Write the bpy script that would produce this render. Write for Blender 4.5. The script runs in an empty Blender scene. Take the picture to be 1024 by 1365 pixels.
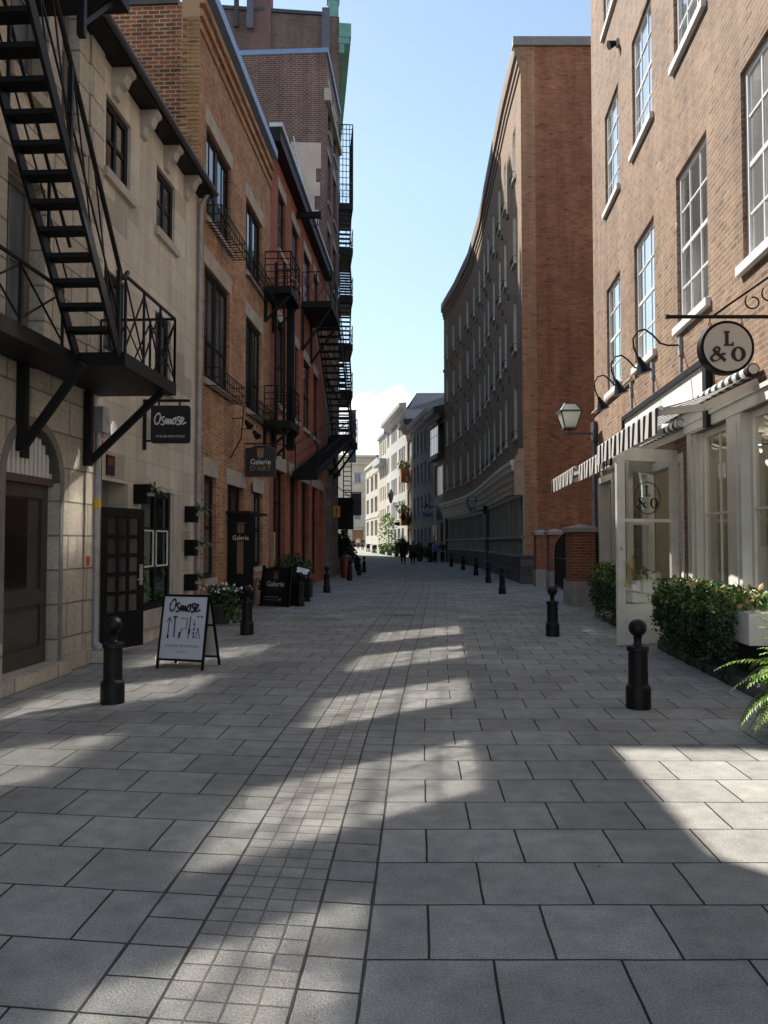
import bpy, bmesh, math, random
from mathutils import Vector, Matrix
random.seed(7)
R_=math.radians
sc=bpy.context.scene
COL=sc.collection
# ------------------------------------------------------------------ helpers
class MB:
    """collects faces; build() links them as ONE mesh object"""
    def __init__(s): s.v=[];s.f=[];s.m=[];s.uv=[]
    def quad(s,pts,mi=0,uv=None):
        b=len(s.v); s.v+= [tuple(p) for p in pts]; n=len(pts)
        s.f.append(tuple(range(b,b+n))); s.m.append(mi)
        s.uv.append(uv if uv else [(0,0)]*n)
    def box(s,x0,x1,y0,y1,z0,z1,mi=0,T=None):
        c=[(x,y,z) for x in (x0,x1) for y in (y0,y1) for z in (z0,z1)]
        q=[((0,4,5,1),0,2),((2,3,7,6),0,2),((0,1,3,2),1,2),((4,6,7,5),1,2),((0,2,6,4),0,1),((1,5,7,3),0,1)]
        for idx,a,b in q:
            pts=[c[i] for i in idx]; uv=[(p[a],p[b]) for p in pts]
            s.quad([T(p) if T else p for p in pts],mi,uv)
    def bar(s,p,q,w,h=None,mi=0):
        h=h or w; p=Vector(p);q=Vector(q);d=(q-p)
        if d.length<1e-6:return
        d.normalize(); up=Vector((0,0,1)) if abs(d.z)<.95 else Vector((1,0,0))
        a=d.cross(up).normalized()*w/2; b=a.cross(d).normalized()*h/2
        A=[p+a+b,p-a+b,p-a-b,p+a-b];B=[q+a+b,q-a+b,q-a-b,q+a-b]
        L=(q-p).length
        for i in range(4):
            j=(i+1)%4; s.quad([A[i],A[j],B[j],B[i]],mi,[(0,0),(w,0),(w,L),(0,L)])
        s.quad(A[::-1],mi);s.quad(B,mi)
    def tube(s,pts,r,n=8,mi=0,cap=True):
        pts=[Vector(p) for p in pts]; rings=[]
        rr=r if isinstance(r,(list,tuple)) else [r]*len(pts)
        prev=None
        for i,p in enumerate(pts):
            d=(pts[min(i+1,len(pts)-1)]-pts[max(i-1,0)]).normalized()
            if prev is None:
                up=Vector((0,0,1)) if abs(d.z)<.9 else Vector((1,0,0)); a=d.cross(up).normalized()
            else:
                a=(prev-d*prev.dot(d)); a=a.normalized() if a.length>1e-5 else d.cross(Vector((0,1,0))).normalized()
            prev=a; b=d.cross(a)
            base=len(s.v)
            for k in range(n):
                t=2*math.pi*k/n; s.v.append(tuple(p+(a*math.cos(t)+b*math.sin(t))*rr[i]))
            rings.append(base)
        for i in range(len(rings)-1):
            for k in range(n):
                l=(k+1)%n; s.f.append((rings[i]+k,rings[i]+l,rings[i+1]+l,rings[i+1]+k)); s.m.append(mi); s.uv.append([(0,0)]*4)
        if cap:
            for base,rev in ((rings[0],1),(rings[-1],0)):
                idx=list(range(base,base+n)); s.f.append(tuple(idx[::-1] if rev else idx)); s.m.append(mi); s.uv.append([(0,0)]*n)
    def lathe(s,prof,n=20,c=(0,0,0),mi=0):
        rings=[]
        for r,z in prof:
            b=len(s.v)
            for k in range(n):
                t=2*math.pi*k/n; s.v.append((c[0]+r*math.cos(t),c[1]+r*math.sin(t),c[2]+z))
            rings.append(b)
        for i in range(len(rings)-1):
            for k in range(n):
                l=(k+1)%n; s.f.append((rings[i]+k,rings[i]+l,rings[i+1]+l,rings[i+1]+k)); s.m.append(mi); s.uv.append([(k/n,prof[i][1]),((k+1)/n,prof[i][1]),((k+1)/n,prof[i+1][1]),(k/n,prof[i+1][1])])
        s.f.append(tuple(range(rings[0],rings[0]+n))[::-1]);s.m.append(mi);s.uv.append([(0,0)]*n)
        s.f.append(tuple(range(rings[-1],rings[-1]+n)));s.m.append(mi);s.uv.append([(0,0)]*n)
    def prism(s,poly,y0,y1,mi=0,T=None,mis=None):
        """poly: (x,z) outline, extruded along local y"""
        a=[(x,y0,z) for x,z in poly]; b=[(x,y1,z) for x,z in poly]
        f=(lambda p:T(p)) if T else (lambda p:p)
        uv=[(x,z) for x,z in poly]
        s.quad([f(p) for p in a],mi,uv); s.quad([f(p) for p in b][::-1],mi,uv[::-1])
        n=len(poly)
        for i in range(n):
            j=(i+1)%n; s.quad([f(a[i]),f(a[j]),f(b[j]),f(b[i])],mi if mis is None else mis,[(a[i][0],a[i][2]),(a[j][0],a[j][2]),(a[j][0]+y1-y0,a[j][2]),(a[i][0]+y1-y0,a[i][2])])
    def mesh(s,name,mats,off=(0,0,0),smooth=False):
        me=bpy.data.meshes.new(name)
        o=Vector(off)
        me.from_pydata([tuple(Vector(p)-o) for p in s.v],[],s.f)
        for m in (mats if isinstance(mats,(list,tuple)) else [mats]): me.materials.append(m)
        me.polygons.foreach_set('material_index',s.m)
        ul=me.uv_layers.new(name='UVMap'); flat=[]
        for u in s.uv:
            for a in u: flat+= [a[0],a[1]]
        ul.data.foreach_set('uv',flat)
        if smooth:
            bm=bmesh.new(); bm.from_mesh(me); bmesh.ops.remove_doubles(bm,verts=bm.verts,dist=1e-5); bmesh.ops.recalc_face_normals(bm,faces=bm.faces); bm.to_mesh(me); bm.free()
            me.polygons.foreach_set('use_smooth',[True]*len(me.polygons)); me.set_sharp_from_angle(angle=R_(38))
        me.update()
        return me
    def build(s,name,mats,parent=None,smooth=False,local=False,**t):
        """vertices in world coordinates (or the parent's own when local)"""
        off=(0,0,0) if (local or parent is None) else WL[parent.name]
        me=s.mesh(name,mats,off,smooth)
        return link(name,me,parent,**t)
WL={}
def link(name,me,parent=None,loc=(0,0,0),rot=0,**t):
    o=bpy.data.objects.new(name,me); COL.objects.link(o)
    o.parent=parent; o.location=loc; o.rotation_euler=(0,0,rot)
    for k,v in t.items(): o[k]=v
    WL[o.name]=Vector(loc)+(WL[parent.name] if parent else Vector((0,0,0)))
    return o
def thing(name,label,cat,loc=(0,0,0),rot=0,group=None):
    o=link(name,None,None,loc,rot,label=label,category=cat)
    o.empty_display_size=.2
    if group:o['group']=group
    return o
def tag(o,label,cat,group=None):
    o['label']=label;o['category']=cat
    if group:o['group']=group
    return o
def kids(o): return [c for c in bpy.data.objects if c.parent==o]
def dup(root,loc,rot,label,group=None):
    def cp(o,par):
        c=o.copy(); COL.objects.link(c); c.parent=par
        for k in kids(o):
            if k is not c and k.name in names: cp(k,c)
        return c
    names=set(o.name for o in bpy.data.objects)
    r=cp(root,None); r.location=loc; r.rotation_euler=(0,0,rot); r['label']=label
    if group:r['group']=group
    WL[r.name]=Vector(loc)
    return r
class W:
    """a wall line A->B seen from the street: s runs along, i runs INTO the wall, z up"""
    def __init__(s,A,B):
        s.A=Vector((A[0],A[1]));d=Vector((B[0]-A[0],B[1]-A[1]));s.len=d.length;s.u=d.normalized()
        s.n=Vector((-s.u.y,s.u.x)); s.rot=math.atan2(s.u.y,s.u.x)
    def P(s,a,i,z): p=s.A+s.u*a+s.n*i; return (p.x,p.y,z)
    def T(s,p): return s.P(p[0],p[1],p[2])
    def sy(s,y): return (y-s.A.y)/s.u.y
def facade(mb,w,s0,s1,z0,z1,ops=(),mi=0,su=0,mir=None):
    """wall face with real openings (a,b,c,d,recess) and their reveals"""
    mir=mi if mir is None else mir
    S=sorted(set([s0,s1]+[x for o in ops for x in o[:2]])); Z=sorted(set([z0,z1]+[x for o in ops for x in o[2:4]]))
    for a,b in zip(S,S[1:]):
        for c,d in zip(Z,Z[1:]):
            m=((a+b)/2,(c+d)/2)
            if any(o[0]<m[0]<o[1] and o[2]<m[1]<o[3] for o in ops): continue
            mb.quad([w.P(a,0,c),w.P(b,0,c),w.P(b,0,d),w.P(a,0,d)],mi,[(a+su,c),(b+su,c),(b+su,d),(a+su,d)])
    for a,b,c,d,r in [o[:5] for o in ops]:
        mb.quad([w.P(a,0,c),w.P(a,r,c),w.P(a,r,d),w.P(a,0,d)],mir,[(a,c),(a+r,c),(a+r,d),(a,d)])
        mb.quad([w.P(b,0,c),w.P(b,0,d),w.P(b,r,d),w.P(b,r,c)],mir,[(b,c),(b,d),(b+r,d),(b+r,c)])
        mb.quad([w.P(a,0,d),w.P(a,r,d),w.P(b,r,d),w.P(b,0,d)],mir,[(a,d),(a,d+r),(b,d+r),(b,d)])
        mb.quad([w.P(a,0,c),w.P(b,0,c),w.P(b,r,c),w.P(a,r,c)],mir,[(a,c),(b,c),(b,c+r),(a,c+r)])
def body(mb,w,s0,s1,depth,z0,z1,ms=0,mt=0,near=True,far=True):
    """side walls, back and top of a block behind a facade"""
    def q(a,b,c,d,mi,uv): mb.quad([a,b,c,d],mi,uv)
    P=w.P
    q(P(s0,0,z0),P(s0,depth,z0),P(s0,depth,z1),P(s0,0,z1),ms,[(0,z0),(depth,z0),(depth,z1),(0,z1)])
    q(P(s1,0,z0),P(s1,depth,z0),P(s1,depth,z1),P(s1,0,z1),ms,[(0,z0),(depth,z0),(depth,z1),(0,z1)])
    q(P(s0,depth,z0),P(s1,depth,z0),P(s1,depth,z1),P(s0,depth,z1),ms,[(s0,z0),(s1,z0),(s1,z1),(s0,z1)])
    q(P(s0,0,z1),P(s1,0,z1),P(s1,depth,z1),P(s0,depth,z1),mt,[(s0,0),(s1,0),(s1,depth),(s0,depth)])
def sweep(mb,prof,line,side=1,mi=0):
    """profile (out,z) carried along a plan polyline; out is to the right of travel * side"""
    pts=[Vector((p[0],p[1])) for p in line]; rows=[]
    for i,p in enumerate(pts):
        d=(pts[min(i+1,len(pts)-1)]-pts[max(i-1,0)]).normalized(); n=Vector((d.y,-d.x))*side
        rows.append([(p.x+n.x*o,p.y+n.y*o,z) for o,z in prof])
    for a,b in zip(rows,rows[1:]):
        for k in range(len(prof)-1): mb.quad([a[k],b[k],b[k+1],a[k+1]],mi)
    mb.quad(rows[0],mi);mb.quad(rows[-1][::-1],mi)
_cache={}
def win_parts(w,h,fr,cols,rows,mull,mf,mp,depth=.07,mw=.028):
    key=(round(w,3),round(h,3),fr,tuple(cols),tuple(rows),mull,mf.name,mp.name)
    if key in _cache: return _cache[key]
    m=MB(); x=w/2
    m.box(-x,-x+fr,0,depth,0,h); m.box(x-fr,x,0,depth,0,h); m.box(-x+fr,x-fr,.001,depth,0,fr*1.2); m.box(-x+fr,x-fr,.001,depth,h-fr,h)
    if mull: m.box(-mull/2,mull/2,.003,depth-.003,fr,h-fr)
    for c in cols: m.box(-x+w*c-mw/2,-x+w*c+mw/2,.014,.05,fr*.5,h-fr*.5)
    for r in rows:
        t=mw if r>0 else mw*2.2; r=abs(r)
        m.box(-x+fr*.5,x-fr*.5,.010,.054,h*r-t/2,h*r+t/2)
    p=MB(); p.box(-x+fr*.6,x-fr*.6,.028,.034,fr*.6,h-fr*.6)
    _cache[key]=(m.mesh('window',mf),p.mesh('pane',mp)); return _cache[key]
def window(par,w,sc_,z0,ww,h,rec,mf,mp,fr=.06,cols=(),rows=(),mull=0,sill=None,lintel=None,name='window',pane=True,label=None):
    a,b=win_parts(ww,h,fr,cols,rows,mull,mf,mp)
    o=link(name,a,par,Vector(w.P(sc_,rec,z0))-WL[par.name],w.rot)
    if label:o['label']=label
    link('pane',b,o)
    if sill:
        mat,over,th,pro=sill; k=('sill',round(ww,3),rec,mat.name,over,th,pro)
        if k not in _cache:
            m=MB(); m.box(-ww/2-over,ww/2+over,-rec-pro,.02,-th,.005); _cache[k]=m.mesh('sill',mat)
        link('sill',_cache[k],o)
    if lintel:
        mat,over,th=lintel; k=('lin',round(ww,3),round(h,3),rec,mat.name,over,th)
        if k not in _cache:
            m=MB(); m.box(-ww/2-over,ww/2+over,-rec-.014,-rec+.05,h+.003,h+th); _cache[k]=m.mesh('lintel',mat)
        link('lintel',_cache[k],o)
    return o
# ------------------------------------------------------------------ materials
def nt(name):
    m=bpy.data.materials.new(name);m.use_nodes=True;n=m.node_tree.nodes;l=m.node_tree.links
    return m,n,l,n['Principled BSDF']
def N(n,t,**k):
    x=n.new(t)
    for a,b in k.items(): setattr(x,a,b)
    return x
def c4(c): return (c[0],c[1],c[2],1)
def noise_mul(n,l,src,scale,lo,hi,detail=4,coord='Object',rough=.6):
    tc=N(n,'ShaderNodeTexCoord');no=N(n,'ShaderNodeTexNoise');no.inputs['Scale'].default_value=scale;no.inputs['Detail'].default_value=detail;no.inputs['Roughness'].default_value=rough
    l.new(tc.outputs[coord],no.inputs['Vector'])
    mr=N(n,'ShaderNodeMapRange');mr.inputs[1].default_value=.3;mr.inputs[2].default_value=.7;mr.inputs[3].default_value=lo;mr.inputs[4].default_value=hi
    l.new(no.outputs['Fac'],mr.inputs[0])
    mx=N(n,'ShaderNodeMix',data_type='RGBA',blend_type='MULTIPLY');mx.inputs[0].default_value=1
    l.new(src,mx.inputs[6]);l.new(mr.outputs[0],mx.inputs[7]);return mx.outputs[2],no.outputs['Fac']
def plain(name,col,rough=.6,metal=0,var=.15,scale=3,bump=0,bscale=60,spec=.5):
    m,n,l,b=nt(name); b.inputs['Roughness'].default_value=rough;b.inputs['Metallic'].default_value=metal;b.inputs['Specular IOR Level'].default_value=spec
    rgb=N(n,'ShaderNodeRGB');rgb.outputs[0].default_value=c4(col)
    o,f=noise_mul(n,l,rgb.outputs[0],scale,1-var,1+var)
    l.new(o,b.inputs['Base Color'])
    if bump:
        tc=N(n,'ShaderNodeTexCoord');no=N(n,'ShaderNodeTexNoise');no.inputs['Scale'].default_value=bscale;no.inputs['Detail'].default_value=3;l.new(tc.outputs['Object'],no.inputs['Vector'])
        bp=N(n,'ShaderNodeBump');bp.inputs['Strength'].default_value=bump;bp.inputs['Distance'].default_value=.01;l.new(no.outputs['Fac'],bp.inputs['Height']);l.new(bp.outputs[0],b.inputs['Normal'])
    return m
def brick(name,c1,c2,mo,bw=.215,rh=.072,ms=.009,off=.5,var=.25,vs=.7,bump=.5,rough=.85,fine=.18,fs=25,smooth=.15,bias=0,wob=.006,vs2=None,streak=.13,gum=0,odd=(.72,.08,1.13,.06)):
    m,n,l,b=nt(name); b.inputs['Roughness'].default_value=rough;b.inputs['Specular IOR Level'].default_value=.3
    uv=N(n,'ShaderNodeUVMap'); vec=uv.outputs[0]
    if wob:
        no=N(n,'ShaderNodeTexNoise');no.inputs['Scale'].default_value=3;l.new(vec,no.inputs['Vector'])
        su=N(n,'ShaderNodeVectorMath',operation='SUBTRACT');su.inputs[1].default_value=(.5,.5,.5);l.new(no.outputs['Color'],su.inputs[0])
        sl=N(n,'ShaderNodeVectorMath',operation='SCALE');sl.inputs['Scale'].default_value=wob;l.new(su.outputs[0],sl.inputs[0])
        ad=N(n,'ShaderNodeVectorMath',operation='ADD');l.new(vec,ad.inputs[0]);l.new(sl.outputs[0],ad.inputs[1]);vec=ad.outputs[0]
    br=N(n,'ShaderNodeTexBrick');br.offset=off;br.inputs['Scale'].default_value=1;br.inputs['Brick Width'].default_value=bw;br.inputs['Row Height'].default_value=rh;br.inputs['Mortar Size'].default_value=ms;br.inputs['Mortar Smooth'].default_value=smooth;br.inputs['Bias'].default_value=bias
    br.inputs['Color1'].default_value=c4(c1);br.inputs['Color2'].default_value=c4(c2);br.inputs['Mortar'].default_value=c4(mo);l.new(vec,br.inputs['Vector'])
    sx=N(n,'ShaderNodeSeparateXYZ');l.new(vec,sx.inputs[0])
    def mt(op,a,b=None):
        q=N(n,'ShaderNodeMath',operation=op)
        for i,v in enumerate((a,b)):
            if v is None: continue
            if isinstance(v,(int,float)): q.inputs[i].default_value=v
            else: l.new(v,q.inputs[i])
        return q.outputs[0]
    row=mt('FLOOR',mt('DIVIDE',sx.outputs[1],rh));par=mt('SUBTRACT',1.0,mt('FLOORED_MODULO',row,2.0))
    col=mt('FLOOR',mt('ADD',mt('DIVIDE',sx.outputs[0],bw),mt('MULTIPLY',par,off)))
    cb=N(n,'ShaderNodeCombineXYZ');l.new(row,cb.inputs[0]);l.new(col,cb.inputs[1]);wn=N(n,'ShaderNodeTexWhiteNoise',noise_dimensions='2D');l.new(cb.outputs[0],wn.inputs['Vector'])
    rp=N(n,'ShaderNodeValToRGB');rp.color_ramp.interpolation='CONSTANT';e=rp.color_ramp.elements;e[0].position=0;e[0].color=(odd[0],)*3+(1,);e[1].position=odd[1];e[1].color=(1,1,1,1);e2=e.new(1-odd[3]);e2.color=(odd[2],)*3+(1,);l.new(wn.outputs['Value'],rp.inputs[0])
    im=mt('SUBTRACT',1.0,br.outputs['Fac']);om=N(n,'ShaderNodeMix',data_type='RGBA',blend_type='MULTIPLY');l.new(im,om.inputs[0]);l.new(br.outputs['Color'],om.inputs[6]);l.new(rp.outputs[0],om.inputs[7])
    o,f=noise_mul(n,l,om.outputs[2],vs,1-var,1+var,5,'UV'); o,f2=noise_mul(n,l,o,fs,1-fine,1+fine,3,'UV')
    if streak:
        mpn=N(n,'ShaderNodeMapping');mpn.inputs['Scale'].default_value=(2.6,.16,1);l.new(uv.outputs[0],mpn.inputs[0])
        ns=N(n,'ShaderNodeTexNoise');ns.inputs['Scale'].default_value=1;ns.inputs['Detail'].default_value=5;ns.inputs['Roughness'].default_value=.65;l.new(mpn.outputs[0],ns.inputs['Vector'])
        mr=N(n,'ShaderNodeMapRange');mr.inputs[1].default_value=.36;mr.inputs[2].default_value=.62;mr.inputs[3].default_value=1-streak*1.5;mr.inputs[4].default_value=1+streak*.4;l.new(ns.outputs['Fac'],mr.inputs[0])
        mx=N(n,'ShaderNodeMix',data_type='RGBA',blend_type='MULTIPLY');mx.inputs[0].default_value=1;l.new(o,mx.inputs[6]);l.new(mr.outputs[0],mx.inputs[7]);o=mx.outputs[2]
    if gum:
        vo=N(n,'ShaderNodeTexVoronoi');vo.inputs['Scale'].default_value=2.3;l.new(uv.outputs[0],vo.inputs['Vector'])
        mr=N(n,'ShaderNodeMapRange');mr.inputs[1].default_value=.035;mr.inputs[2].default_value=.055;mr.inputs[3].default_value=gum;mr.inputs[4].default_value=1;l.new(vo.outputs['Distance'],mr.inputs[0])
        mx=N(n,'ShaderNodeMix',data_type='RGBA',blend_type='MULTIPLY');mx.inputs[0].default_value=1;l.new(o,mx.inputs[6]);l.new(mr.outputs[0],mx.inputs[7]);o=mx.outputs[2]
    if vs2: o,_=noise_mul(n,l,o,vs2[0],1-vs2[1],1+vs2[1],2,'UV')
    l.new(o,b.inputs['Base Color'])
    ma=N(n,'ShaderNodeMath',operation='MULTIPLY_ADD');ma.inputs[1].default_value=-1;l.new(br.outputs['Fac'],ma.inputs[0])
    m2=N(n,'ShaderNodeMath',operation='MULTIPLY');m2.inputs[1].default_value=.35;l.new(f2,m2.inputs[0]);l.new(m2.outputs[0],ma.inputs[2])
    bp=N(n,'ShaderNodeBump');bp.inputs['Strength'].default_value=bump;bp.inputs['Distance'].default_value=.012;l.new(ma.outputs[0],bp.inputs['Height']);l.new(bp.outputs[0],b.inputs['Normal'])
    return m
def clear_glass(name,tint=(.9,.93,.92),k=1.6):
    """thin pane: see-through with a Schlick reflection that is the same from both sides"""
    m=bpy.data.materials.new(name);m.use_nodes=True;n=m.node_tree.nodes;l=m.node_tree.links;n.clear()
    o=N(n,'ShaderNodeOutputMaterial');mx=N(n,'ShaderNodeMixShader');t=N(n,'ShaderNodeBsdfTransparent');g=N(n,'ShaderNodeBsdfGlossy');ge=N(n,'ShaderNodeNewGeometry')
    t.inputs[0].default_value=c4(tint);g.inputs['Roughness'].default_value=.02
    d=N(n,'ShaderNodeVectorMath',operation='DOT_PRODUCT');l.new(ge.outputs['Normal'],d.inputs[0]);l.new(ge.outputs['Incoming'],d.inputs[1])
    prev=d.outputs['Value']
    for opn,a,b in (('ABSOLUTE',None,None),('SUBTRACT',1.0,0),('POWER',None,5.0),('MULTIPLY_ADD',None,.96)):
        q=N(n,'ShaderNodeMath',operation=opn)
        if opn=='SUBTRACT': q.inputs[0].default_value=1.0;l.new(prev,q.inputs[1])
        else:
            l.new(prev,q.inputs[0])
            if b is not None:q.inputs[1].default_value=b
            if opn=='MULTIPLY_ADD': q.inputs[1].default_value=.94*k*.6;q.inputs[2].default_value=.035*k
        q.use_clamp=opn=='MULTIPLY_ADD';prev=q.outputs[0]
    l.new(prev,mx.inputs[0]);l.new(t.outputs[0],mx.inputs[1]);l.new(g.outputs[0],mx.inputs[2]);l.new(mx.outputs[0],o.inputs[0]);return m
def dark_pane(name,col,ior=1.5,rough=.06,streak=0,sc_=1.2):
    """glazing in front of an unlit room: dark body under a glossy, slightly wavy face"""
    m,n,l,b=nt(name);b.inputs['Roughness'].default_value=rough;b.inputs['IOR'].default_value=ior;b.inputs['Specular IOR Level'].default_value=.5
    rgb=N(n,'ShaderNodeRGB');rgb.outputs[0].default_value=c4(col)
    o=curtain(n,l,rgb.outputs[0],1-streak,1+streak)
    l.new(o,b.inputs['Base Color'])
    return m
def cloth(name,col,tr=.5):
    m=bpy.data.materials.new(name);m.use_nodes=True;n=m.node_tree.nodes;l=m.node_tree.links;n.clear()
    o=N(n,'ShaderNodeOutputMaterial');mx=N(n,'ShaderNodeMixShader');a=N(n,'ShaderNodeBsdfDiffuse');t=N(n,'ShaderNodeBsdfTranslucent')
    a.inputs[0].default_value=c4(col);t.inputs[0].default_value=c4(col);mx.inputs[0].default_value=tr
    l.new(a.outputs[0],mx.inputs[1]);l.new(t.outputs[0],mx.inputs[2]);l.new(mx.outputs[0],o.inputs[0]);return m
def curtain(n,l,src,lo,hi):
    """folds and half-drawn curtains, different behind every window"""
    tc=N(n,'ShaderNodeTexCoord');oi=N(n,'ShaderNodeObjectInfo');sc1=N(n,'ShaderNodeVectorMath',operation='SCALE');sc1.inputs[0].default_value=(37,53,91);l.new(oi.outputs['Random'],sc1.inputs['Scale'])
    ad=N(n,'ShaderNodeVectorMath',operation='ADD');l.new(tc.outputs['Object'],ad.inputs[0]);l.new(sc1.outputs[0],ad.inputs[1]);o=src
    for scl,det,w in (((1.1,1,.55),1,1.0),((13,1,.35),2,.3)):
        mp=N(n,'ShaderNodeMapping');mp.inputs['Scale'].default_value=scl;l.new(ad.outputs[0],mp.inputs[0]);no=N(n,'ShaderNodeTexNoise');no.inputs['Scale'].default_value=1;no.inputs['Detail'].default_value=det;l.new(mp.outputs[0],no.inputs['Vector'])
        mr=N(n,'ShaderNodeMapRange');mr.inputs[1].default_value=.36;mr.inputs[2].default_value=.62;mr.inputs[3].default_value=1-(1-lo)*w;mr.inputs[4].default_value=1+(hi-1)*w;l.new(no.outputs['Fac'],mr.inputs[0])
        mx=N(n,'ShaderNodeMix',data_type='RGBA',blend_type='MULTIPLY');mx.inputs[0].default_value=1;l.new(o,mx.inputs[6]);l.new(mr.outputs[0],mx.inputs[7]);o=mx.outputs[2]
    return o
def coated(name,col,refl,rough):
    """double glazing with a reflective coat in front of net curtains"""
    m,n,l,b=nt(name);b.inputs['Roughness'].default_value=.5;b.inputs['Specular IOR Level'].default_value=0
    rgb=N(n,'ShaderNodeRGB');rgb.outputs[0].default_value=c4(col);o=curtain(n,l,rgb.outputs[0],.45,1.35);l.new(o,b.inputs['Base Color'])
    g=N(n,'ShaderNodeBsdfGlossy');g.inputs['Color'].default_value=(.95,.96,.97,1);g.inputs['Roughness'].default_value=rough
    fr=N(n,'ShaderNodeFresnel');fr.inputs[0].default_value=1.5
    ma=N(n,'ShaderNodeMath',operation='MULTIPLY_ADD');ma.inputs[1].default_value=1.0;ma.inputs[2].default_value=refl-.08;ma.use_clamp=True;l.new(fr.outputs[0],ma.inputs[0])
    mx=N(n,'ShaderNodeMixShader');l.new(ma.outputs[0],mx.inputs[0]);l.new(b.outputs[0],mx.inputs[1]);l.new(g.outputs[0],mx.inputs[2])
    out=[q for q in n if q.type=='OUTPUT_MATERIAL'][0];l.new(mx.outputs[0],out.inputs[0]);return m
M={}
M['black']=plain('black_iron',(.006,.006,.0065),.55,0,.3,8,.15,90,.3)
M['blackpaint']=plain('black_paint',(.005,.005,.006),.45,0,.2,5,.08,40,.2)
M['bollard']=plain('bollard_cast_iron',(.007,.007,.0072),.45,0,.85,14,.4,60,.3)
M['white']=plain('white_paint',(.72,.71,.68),.5,0,.06,4,.1,30)
M['greywhite']=plain('aged_white_paint',(.74,.72,.67),.5,0,.1,4,.12,30)
M['trimgrey']=plain('off_white_paint',(.66,.64,.59),.5,0,.1,3,.1,30)
M['bluemetal']=plain('blue_grey_sheet_metal',(.22,.32,.47),.42,.3,.12,2)
M['lightmetal']=plain('pale_sheet_metal',(.55,.58,.60),.45,.3,.1,2)
M['galv']=plain('galvanised_pipe',(.36,.36,.37),.5,.3,.2,6)
M['darkgrey']=plain('dark_grey_metal',(.06,.06,.065),.5,0,.2,5)
M['copper']=plain('green_copper',(.16,.36,.29),.6,0,.25,2,.1,20)
M['slate']=plain('dark_shingle',(.035,.034,.034),.85,0,.4,6,.5,25)
M['limestone']=plain('limestone_trim',(.42,.36,.29),.8,0,.2,3,.3,40)
M['palestone']=plain('pale_stone_trim',(.46,.42,.36),.8,0,.18,3,.25,40)
M['concrete']=plain('concrete',(.36,.34,.32),.85,0,.2,3,.3,50)
M['woodorange']=plain('varnished_wood',(.44,.22,.07),.5,0,.25,5)
M['greendoor']=plain('olive_brown_paint',(.045,.040,.032),.45,0,.15,3,.1,20)
M['plaster']=plain('cream_plaster',(.55,.45,.37),.85,0,.12,1.5,.2,10)
M['grass']=plain('moss',(.03,.05,.015),.9)
M['tarmac']=plain('tarmac',(.06,.06,.06),.9,0,.2,2,.3,60)
M['leafdark']=plain('ivy_leaf_dark',(.020,.050,.014),.5,0,.5,9)
M['leafmid']=plain('ivy_leaf',(.040,.095,.022),.5,0,.4,9)
M['leaflight']=plain('young_and_sunlit_leaf',(.10,.19,.04),.5,0,.35,9)
M['fern']=plain('fern_leaf',(.27,.45,.07),.55,0,.35,9)
M['leafyellow']=plain('yellow_green_leaf',(.26,.33,.06),.55,0,.3,9)
M['petalwhite']=plain('white_petal',(.75,.74,.70),.6,0,.1,9)
M['petalorange']=plain('peach_petal',(.50,.30,.16),.6,0,.3,9)
M['stem']=plain('stem',(.06,.07,.03),.7)
M['red']=plain('red_enamel',(.20,.025,.022),.4,0,.2,5)
M['redtag']=plain('red_tape',(.55,.03,.02),.5)
M['yellow']=plain('yellow_enamel',(.62,.36,.02),.45,0,.1,5)
M['gold']=plain('bronze_gold',(.34,.20,.075),.42,.3,.15,8)
M['goldhandle']=plain('brass_handle',(.62,.44,.12),.3,.6,.1,8)
M['bronze']=plain('dull_bronze',(.20,.11,.045),.5,.2,.2,8)
M['signblack']=plain('sign_black',(.008,.008,.009),.4)
M['signwhite']=plain('sign_white',(.62,.63,.68),.45,0,.03,3)
M['signcream']=plain('sign_cream',(.60,.55,.48),.5,0,.04,3)
M['ink']=plain('ink_black',(.012,.012,.014),.6)
M['inkgrey']=plain('ink_grey',(.25,.26,.30),.6)
M['lettering']=plain('white_lettering',(.70,.70,.69),.5)
M['bluesign']=plain('blue_grey_sign',(.34,.42,.58),.5)
M['paper']=plain('paper',(.70,.72,.76),.6)
M['terracotta']=plain('terracotta',(.34,.13,.07),.8)
M['tanbox']=plain('tan_cardboard',(.40,.27,.16),.8,0,.15,3)
M['skin']=plain('skin',(.38,.22,.16),.6)
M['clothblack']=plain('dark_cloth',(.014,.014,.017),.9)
M['clothbrown']=plain('dark_olive_cloth',(.045,.042,.032),.9)
M['clothblue']=plain('lavender_blue_cloth',(.22,.25,.50),.85)
M['clothwhite']=plain('white_cloth',(.60,.60,.58),.85)
M['hair']=plain('dark_hair',(.015,.011,.009),.6)
M['denim']=plain('denim',(.03,.035,.055),.9)
M['bluewash']=plain('blue_grey_wash',(.30,.36,.46),.6)
# masonry
M['b_right']=brick('brick_tan_facade',(.295,.185,.117),(.20,.12,.074),(.32,.24,.172),bw=.225,rh=.078,ms=.011,var=.16,vs=.5,fine=.2,bump=.8,vs2=(3.5,.12),odd=(.64,.08,1.15,.06))
M['b_end']=brick('brick_red_brown_end',(.40,.160,.076),(.265,.102,.052),(.29,.155,.095),bw=.235,rh=.082,ms=.011,var=.22,vs=.4,vs2=(1.7,.1))
M['b_quoin']=brick('brick_orange_quoin',(.47,.24,.125),(.36,.175,.09),(.42,.28,.18),var=.12,bw=.235,rh=.082)
M['b_curve']=brick('brick_cream_brown',(.35,.235,.145),(.235,.155,.095),(.29,.21,.145),var=.14,vs=.4)
M['b_orange']=brick('brick_orange',(.52,.27,.13),(.31,.148,.075),(.44,.32,.21),bw=.225,rh=.078,ms=.011,var=.28,vs=.9,fine=.25,bump=.8)
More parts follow.
